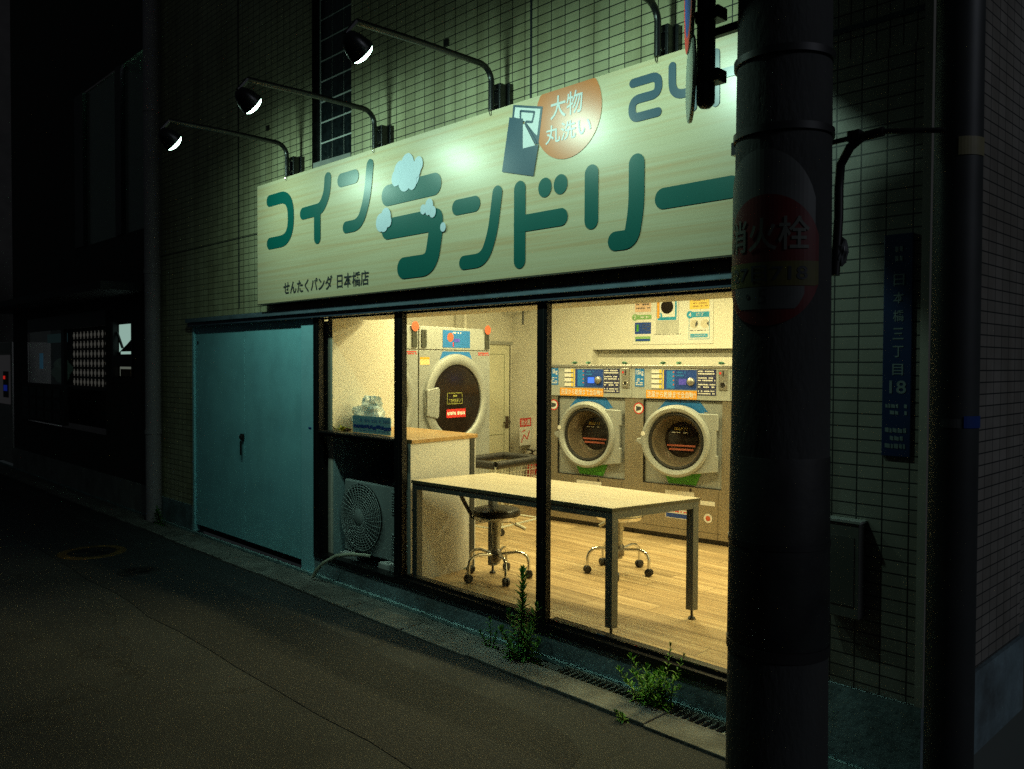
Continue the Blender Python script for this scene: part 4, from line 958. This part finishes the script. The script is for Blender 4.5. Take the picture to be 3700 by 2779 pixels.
# bracket pipe and round plates near the top
bp = thing('sign_bracket', 'dark sign tube with two clamps held off the concrete pole by an arm', 'bracket', (-1.74, -.60, 2.5))
MB().lathe([(.0005, .035), (.02, .04), (.033, .055), (.034, .07), (.034, 1.6)], seg=20).build('tube', BLACKP, bp)
MB().box(.02, .26, -.012, .012, .285, .315).box(.02, .24, -.012, .012, .90, .93).build('arm', BLACKP, bp)
for z in (.12, .345): boxed(-.030, .07, -.032, .032, z, z+.045).build('clamp', BLACKP, bp, bevel=.004)
VX = Vector((-1.80, -.60, 0)) - Vector((0, -3.25, 0)); vd = VX.normalized()
sd = Vector((-vd.y, vd.x, 0))  # left of the line of sight
def edge_plate(name, label, c, r, mats, turn):
    t = thing(name, label, 'road sign', c)
    nrm = Vector((sd.x*math.cos(turn)-sd.y*math.sin(turn), sd.x*math.sin(turn)+sd.y*math.cos(turn), 0))
    MB().lathe([(.0005, -.008), (r, -.008), (r+.002, .0), (r, .004), (.0005, .004)], (0, 0, 0), nrm, 40).build('plate', mats[0], t)
    return t, nrm
t, n_ = edge_plate('road_sign', 'round no parking sign in red and blue, seen edge on beside the tube', (-1.795, -.625, 3.06), .30, (GREYD,), R(3.5))
MB().lathe([(.24, .0055), (.298, .0055)], (0, 0, 0), n_, 40).build('red_ring', RED, t); MB().disc(n_*.0055, .24, n_, 40).build('blue_field', BLUED, t)
t, n_ = edge_plate('sign_plate', 'plain grey green round plate seen edge on below the no parking sign', (-1.800, -.61, 2.655), .155, (mat('plate_aluminium', (.32, .36, .30), .5, .3, var=.2, stretch=(1, 1, .1), scale=30),), R(5))
MB().disc(n_*.0055, .15, n_, 40).build('face', MATS['plate_aluminium'], t)
cb = thing('cable_run', 'thick black cable bending off the concrete pole towards the building corner', 'cable', (0, 0, 0))
MB().tube([(-1.30, -.47, 1.9), (-1.297, -.455, 2.1), (-1.30, -.45, 2.2), (-1.295, -.45, 2.28), (-1.262, -.45, 2.335), (-1.22, -.45, 2.362), (-1.15, -.45, 2.366)], .016, 10).build('cable', BLACKP, cb)
MB().tube([(-1.40, -.47, 2.352), (-1.25, -.45, 2.366), (-1.15, -.45, 2.366), (-.99, -.36, 2.356)], .009, 8).build('stay_wire', BLACKP, cb)
MB().box(-1.265, -1.225, -.47, -.43, 2.35, 2.385).build('cable_clip', BLACKP, cb)
crumple(MB(), (-1.285, -.455, 1.98), .022, .02, .05, 4, 8).build('tape_wrap', mat('tape_grey', (.12, .13, .13), .4, var=.3), cb)

p2 = thing('steel_pole', 'slim dark steel pole standing at the right corner of the tiled building', 'pole', (-.995, -.22, 0))
MB().lathe([(.078, -.05), (.074, 2.5), (.066, 8)], seg=32).build('shaft', POLEM, p2)
a2 = math.atan2(-3.25+.22, .995)
def w2(r): return lambda u, v: (r*math.cos(a2+u/r), r*math.sin(a2+u/r), v)
curved([(u*.01, 2.285, 2.345) for u in range(0, 12)], w2(.0765)).build('pale_sticker', mat('sticker_pale', (.30, .27, .14), .5, var=.3), p2)
curved([(u*.01, 1.385, 1.425) for u in range(3, 13)], w2(.0785)).build('blue_sticker', BLUED, p2)
curved([(u*.01, 1.385, 1.415) for u in range(-4, 3)], w2(.0785)).build('white_sticker', GREYD, p2)

ad = thing('address_plate', 'tall narrow dark blue street address plate on the tiled pier', 'sign', (-1.268, 0, 0))
boxed(-.054, .054, -.012, -.001, 1.244, 2.09).build('plate', ADDRB, ad, bevel=.003)
m = MB(); ch = '日本橋三丁目'
for i, c in enumerate(ch): m.text(c, (-.016, .024, 1.895-i*.068, 1.938-i*.068), -.0135, .01)
m.text('18', (-.026, .036, 1.485, 1.535), -.0135, .014); scribble(m, -.012, .016, 1.98, 2.05, -.0135, 2, 3); scribble(m, -.04, .04, 1.40, 1.45, -.0135, 2, 4); scribble(m, -.04, .04, 1.27, 1.36, -.0135, 3, 9)
m.build('lettering', mat('plate_white', (.15, .19, .20), .5, var=.3), ad)
mt = thing('meter_box', 'dark metal meter box set on the tiled pier behind the pole', 'meter box', (-1.445, 0, .60))
boxed(-.07, .065, -.06, -.001, 0, .375).build('case', mat('meter_grey', (.13, .13, .12), .5, .3, var=.2, dirt=.2), mt, bevel=.004)
boxed(-.075, .07, -.066, -.001, .376, .385).build('lid', mat('meter_lid_lit', (.40, .42, .40), .4, .3), mt)  # pale tone puts the light on the box's top edge into the colour
boxed(-.05, .045, -.063, -.059, .05, .32).build('door', mat('meter_door', (.10, .10, .095), .5, .3), mt)

dp = thing('downpipe', 'tall mauve grey downpipe at the left edge of the tiled wall', 'downpipe', (-8.5, -.09, 0))
MB().lathe([(.075, .0), (.075, 9)], seg=20).build('pipe', PIPE, dp)
b = MB()
for z in (.9, 2.5, 4.1): b.lathe([(.075, z-.02), (.082, z-.02), (.082, z+.02), (.075, z+.02)], seg=20)
b.build('clip', PIPE, dp)

# manhole covers
for name, lb, x, yy, r, mm in (('manhole_cover', 'round manhole cover with a worn orange yellow rim on the dark road', -7.42, -1.0, .26, mat('manhole_paint', (.13, .07, .015), .7, var=.5, scale=12)), ('valve_cover', 'small plain dark valve cover in the road near the grey doors', -6.5, -.95, .15, mat('cast_iron', (.05, .05, .05), .5, .6, var=.2))):
    t = thing(name, lb, 'manhole cover', (x, yy, 0))
    MB().lathe([(r*.72, .006), (r, .006), (r*1.02, .0)], seg=40).build('rim', mm, t)
    MB().lathe([(.0005, .005), (r*.71, .005), (r*.72, .002)], seg=40).build('lid', mat('lid_iron', (.04, .04, .04), .5, .6, var=.3), t)
    b = MB()
    for k in range(6):
        a = math.pi*k/6; b.tube([(-r*.6*math.cos(a), -r*.6*math.sin(a), .006), (r*.6*math.cos(a), r*.6*math.sin(a), .006)], .006, 4)
    b.build('rib', MATS['lid_iron'], t)

# ------------------------------------------------------------------ weeds
def leaf(m, p, d, L, wd, droop, rnd):
    d = Vector(d).normalized(); s = d.cross(Vector((0, 0, 1)))
    s = s.normalized() if s.length > .05 else Vector((1, 0, 0)); P = Vector(p); n = 4; prev = None
    for i in range(n+1):
        t = i/n; w_ = wd*math.sin(math.pi*min(1, .15+t*.85))*.5
        q = P+d*L*t+Vector((0, 0, -droop*t*t*L)); a, b = q-s*w_, q+s*w_
        if prev: m.add([prev[0], a, b, prev[1]], [(0, 1, 2, 3)])
        prev = (a, b)
def weed(name, label, loc, stems, mt_, seed, group=None):
    rnd = random.Random(seed); t = thing(name, label, 'weed', loc, 0, group); ms = MB(); ml = MB()
    for (dx, dy, h, nl, L, wd, lean) in stems:
        n = 8; pts = []
        for i in range(n+1):
            k = i/n; pts.append(Vector((dx+lean[0]*k*k+rnd.uniform(-.003, .003), dy+lean[1]*k*k, h*k)))
        ms.tube(pts, [.0035*(1-.7*i/n) for i in range(n+1)], 5)
        for j in range(nl):
            k = (j+.5)/nl; i = min(n-1, int(k*n)); p = pts[i].lerp(pts[i+1], k*n-i); a = j*2.4+rnd.uniform(-.4, .4)
            ll = L*(1-.55*k)*rnd.uniform(.75, 1.25); up_ = .25+.9*k
            leaf(ml, p, (math.cos(a), math.sin(a), up_), ll, wd, .55*(1-k)+.1, rnd)
        for j in range(6): a = j*1.05; leaf(ml, pts[-1], (math.cos(a)*.35, math.sin(a)*.35, 1), L*.45, wd*.8, .0, rnd)
    ms.build('stem', STEM, t); ml.build('foliage', mt_, t); return t
weed('tall_weed', 'tall green weed with narrow leaves growing in front of the black mullion', (-3.17, -.135, -.02), [(0, 0, .49, 110, .105, .017, (.01, 0)), (-.05, .02, .24, 44, .09, .015, (-.05, -.02)), (.05, -.02, .22, 44, .09, .015, (.06, -.03)), (-.02, -.04, .18, 40, .09, .015, (-.03, -.06)), (.03, .03, .30, 50, .09, .015, (.03, .02)), (-.08, .0, .14, 26, .08, .014, (-.07, 0)), (.0, .02, .34, 60, .095, .016, (-.02, .01)), (.02, -.05, .12, 30, .08, .014, (.02, -.07)), (.07, .0, .15, 30, .08, .014, (.08, -.02))], LEAF, 1)
weed('thin_weed', 'thin dark weed sprig left of the tall weed by the gutter', (-3.42, -.13, -.02), [(0, 0, .17, 30, .06, .011, (-.01, 0)), (.02, 0, .11, 20, .05, .011, (.03, 0)), (-.03, 0, .09, 18, .05, .011, (-.04, -.02))], LEAF, 2)
weed('bushy_weed', 'low bushy bright green weed over the drain grate near the pole', (-2.33, -.11, -.02), [(random.uniform(-.06, .06), random.uniform(-.04, .04), random.uniform(.09, .19), 34, .065, .009, (random.uniform(-.12, .12), random.uniform(-.09, .04))) for _ in range(24)]+[(.06, .03, .31, 36, .05, .007, (.03, 0)), (.09, .03, .28, 30, .045, .007, (.07, 0))], LEAFL, 5)
weed('wall_weed', 'small dark weed tuft at the foot of the mauve downpipe', (-8.28, -.12, .0), [(random.uniform(-.05, .08), 0, random.uniform(.08, .2), 18, .08, .012, (random.uniform(-.05, .05), -.03)) for _ in range(6)], LEAF, 7)
weed('kerb_weed', 'tiny weed tuft in the kerb joint below the drain grate', (-2.31, -.345, .0), [(random.uniform(-.03, .03), 0, .035, 12, .035, .006, (random.uniform(-.03, .03), -.02)) for _ in range(5)], LEAFL, 9)

# ------------------------------------------------------------------ dark neighbour house and vending machine
nh = thing('dark_house', 'dark house left of the downpipe with dim upper panes and a display window', 'house', (-11.5, 0, 0))
def H(x): return x+11.5
b = sheet([(H(-14.3), H(-8.72), .3, .75), (H(-14.3), H(-8.72), 2.2, 3.0), (H(-14.3), H(-13.5), .75, 2.2), (H(-10.18), H(-9.95), .75, 2.2), (H(-9.3), H(-8.72), .75, 2.2), (H(-14.3), H(-11.2), 3.0, 8), (H(-11.2), H(-8.72), 4.85, 8), (H(-9.95), H(-9.3), .75, 1.42), (H(-9.95), H(-9.3), 2.05, 2.2)], 0)
b.build('wall', HOUSEW, nh)
boxed(H(-14.3), H(-8.72), -.02, .1, -.05, .3).build('base', mat('house_base', (.30, .31, .29), .85, var=.2, dirt=.5), nh)
boxed(H(-14.4), H(-8.75), -.5, .0, 2.32, 2.40).build('canopy', mat('canopy_dark', (.03, .03, .03), .6), nh)
PANE = mat('dim_pane', (.04, .06, .055), .35, emit=(.10, .36, .26), estr=.045)
wf = MB().box(H(-9.76), H(-9.58), -.02, .03, 3.0, 4.85).box(H(-11.2), H(-10.88), -.02, .03, 3.0, 4.85).box(H(-8.74), H(-8.72), -.02, .03, 3.0, 4.85).build('upper_window', DARKMETAL, nh)
for x0, x1 in ((-10.88, -9.76), (-9.58, -8.74)):
    boxed(H(x0), H(x1), .02, .03, 3.0, 4.85).build('pane', glass_mat('frosted_glass', (.5, .62, .56), rough=.15) if 'frosted_glass' not in MATS else MATS['frosted_glass'], wf)
MB().face([(H(-11.1), .9, 2.6), (H(-8.75), .9, 2.6), (H(-8.75), .9, 5.3), (H(-11.1), .9, 5.3)]).face([(H(-11.1), .04, 5.3), (H(-8.75), .04, 5.3), (H(-8.75), .9, 5.3), (H(-11.1), .9, 5.3)]).build('room_wall', mat('room_paint', (.45, .55, .48), .8), nh)
GLOWLAMP = mat('pane_glow_lamp', (.9, .9, .9), .4, emit=(.5, 1, .75), estr=9.0)
MB().tube([(H(-9.9), .5, 5.2), (H(-9.0), .5, 5.2)], .02, 8).build('pane_glow_lamp', GLOWLAMP, nh)  # added lamp behind the panes, its glow stands in for their reflection
# display window with pierced screen
dw = MB().box(H(-13.5), H(-10.18), .0, .03, 2.02, 2.2).box(H(-11.86), H(-11.74), -.01, .03, 1.3, 2.02).box(H(-13.5), H(-10.18), 0, .03, 1.26, 1.3).build('display_window', DARKMETAL, nh)
boxed(H(-13.5), H(-10.18), .30, .33, .75, 2.2).build('back_board', mat('display_back', (.05, .05, .05), .8), dw)
boxed(H(-13.5), H(-11.86), .012, .018, 1.3, 2.02).build('pane', MATS['window_glass'], dw)
sc_ = boxed(H(-11.74), H(-10.2), .10, .12, 1.30, 2.02).build('pierced_screen', mat('screen_grey', (.10, .10, .095), .7), dw)
b = MB()
for r in range(6):
    for k in range(11):
        x = H(-11.70)+k*.137; z = 1.345+r*.118; b.lathe([(.0005, .0), (.022, .0), (.026, -.01)], (x+.03, .085, z), (0, -1, 0), 10)
        b.add([(x+.0, .094, z-.045), (x+.035, .094, z-.045), (x+.05, .094, z+.0), (x+.035, .094, z+.045), (x, .094, z+.045), (x+.02, .094, z)], [(0, 1, 2, 3, 4, 5)])
b.build('pattern', mat('pattern_glow', (.30, .29, .26), .6, emit=(.6, .58, .5), estr=.06), sc_)
b = MB(); crumple(b, (H(-12.6), .2, 1.48), .28, .08, .17, 3); b.build('green_drape', mat('drape_glow', (.10, .14, .11), .8, emit=(.2, .4, .3), estr=.012), dw)  # faint glow in the material stands for light on the cloth
boxed(H(-13.3), H(-13.15), .1, .11, 1.5, 1.72).build('blue_card_glow', mat('blue_card_glow', (.05, .16, .28), .5, emit=(.08, .35, .6), estr=.10), dw)  # glow put into the card's material as if it were lit
boxed(H(-12.9), H(-12.0), .1, .11, 1.86, 1.98).build('hanging_cloth', mat('cloth_glow', (.08, .13, .14), .6, emit=(.1, .3, .33), estr=.03), dw)  # weak emission stands for light falling on the cloth
lw = MB().box(H(-9.95), H(-9.90), -.01, .05, 1.42, 2.05).box(H(-9.34), H(-9.30), -.01, .05, 1.42, 2.05).box(H(-9.90), H(-9.34), -.01, .05, 1.55, 1.67).box(H(-9.90), H(-9.34), .2, .22, 1.42, 2.05).build('lit_window', DARKMETAL, nh)
GLOW = mat('lit_curtain', (.7, .8, .75), .6, emit=(.62, .95, .82), estr=.42)
MB().face([(H(-9.88), .05, 2.02), (H(-9.36), .05, 2.02), (H(-9.36), .05, 1.905), (H(-9.62), .05, 1.80), (H(-9.88), .05, 1.71)][::-1]).build('lit_pane', GLOW, lw)
MB().tube([(H(-9.88), .03, 1.93), (H(-9.72), .03, 1.76)], .016, 6).build('brace', DARKMETAL, lw)
boxed(H(-9.8), H(-9.35), .04, .05, 1.685, 1.715).build('lit_strip', GLOW, lw)
boxed(H(-9.86), H(-9.40), .05, .06, 1.44, 1.545).build('lit_shelf', mat('shelf_glow', (.5, .5, .4), .6, emit=(.55, .62, .5), estr=.16), lw)
boxed(H(-9.80), H(-9.48), .035, .045, 1.44, 1.52).build('picture', mat('picture_tan', (.2, .14, .08), .6), lw)
b = nh
mbx = thing('parcel_boxes', 'faint grid of fifteen small compartments under the display window', 'lockers', (-12.6, -.06, .78))
boxed(-.95, 1.0, 0, .06, 0, .5).build('case', mat('locker_dark', (.03, .032, .032), .6), mbx)
for r in range(3):
    for k in range(5): boxed(-.90+k*.375, -.62+k*.375, -.01, .0, .03+r*.16, .15+r*.16).build('small_door', mat('locker_face', (.075, .09, .085), .6, var=.5, scale=14), mbx)
fh = thing('far_house', 'unlit house beyond the vending machine at the far left edge', 'house', (-22, 0, 0))
boxed(-8, 6.55, .05, 6, 0, 8.5).build('wall', HOUSEW, fh)
boxed(-8.3, 6.58, -.35, 6, 8.5, 8.65).build('roof', mat('roof_dark', (.03, .03, .03), .8), fh)
boxed(-8, 6.55, .03, .045, 0, .3).build('base', MATS['house_base'], fh)
vm = thing('vending_machine', 'pale vending machine with a red light at the far left edge', 'vending machine', (-14.86, -.02, 0))
boxed(-.5, .5, .0, .7, .05, 1.9).build('case', mat('vm_case', (.45, .43, .40), .5), vm, bevel=.01)
d = boxed(-.42, .46, -.012, .0, .95, 1.7).build('front_window', mat('vm_front', (.18, .17, .18), .4, emit=(.5, .48, .5), estr=.022), vm)
boxed(.10, .40, -.02, -.012, 1.05, 1.45).build('slot_panel', BLACKP, d)
boxed(.13, .22, -.026, -.02, 1.33, 1.38).build('red_light', mat('red_led', (.5, 0, 0), .4, emit=(1, .03, .02), estr=.35), d)
boxed(.15, .34, -.026, -.02, 1.15, 1.24).build('blue_display', mat('blue_led', (0, .02, .3), .4, emit=(.03, .08, 1), estr=.08), d)
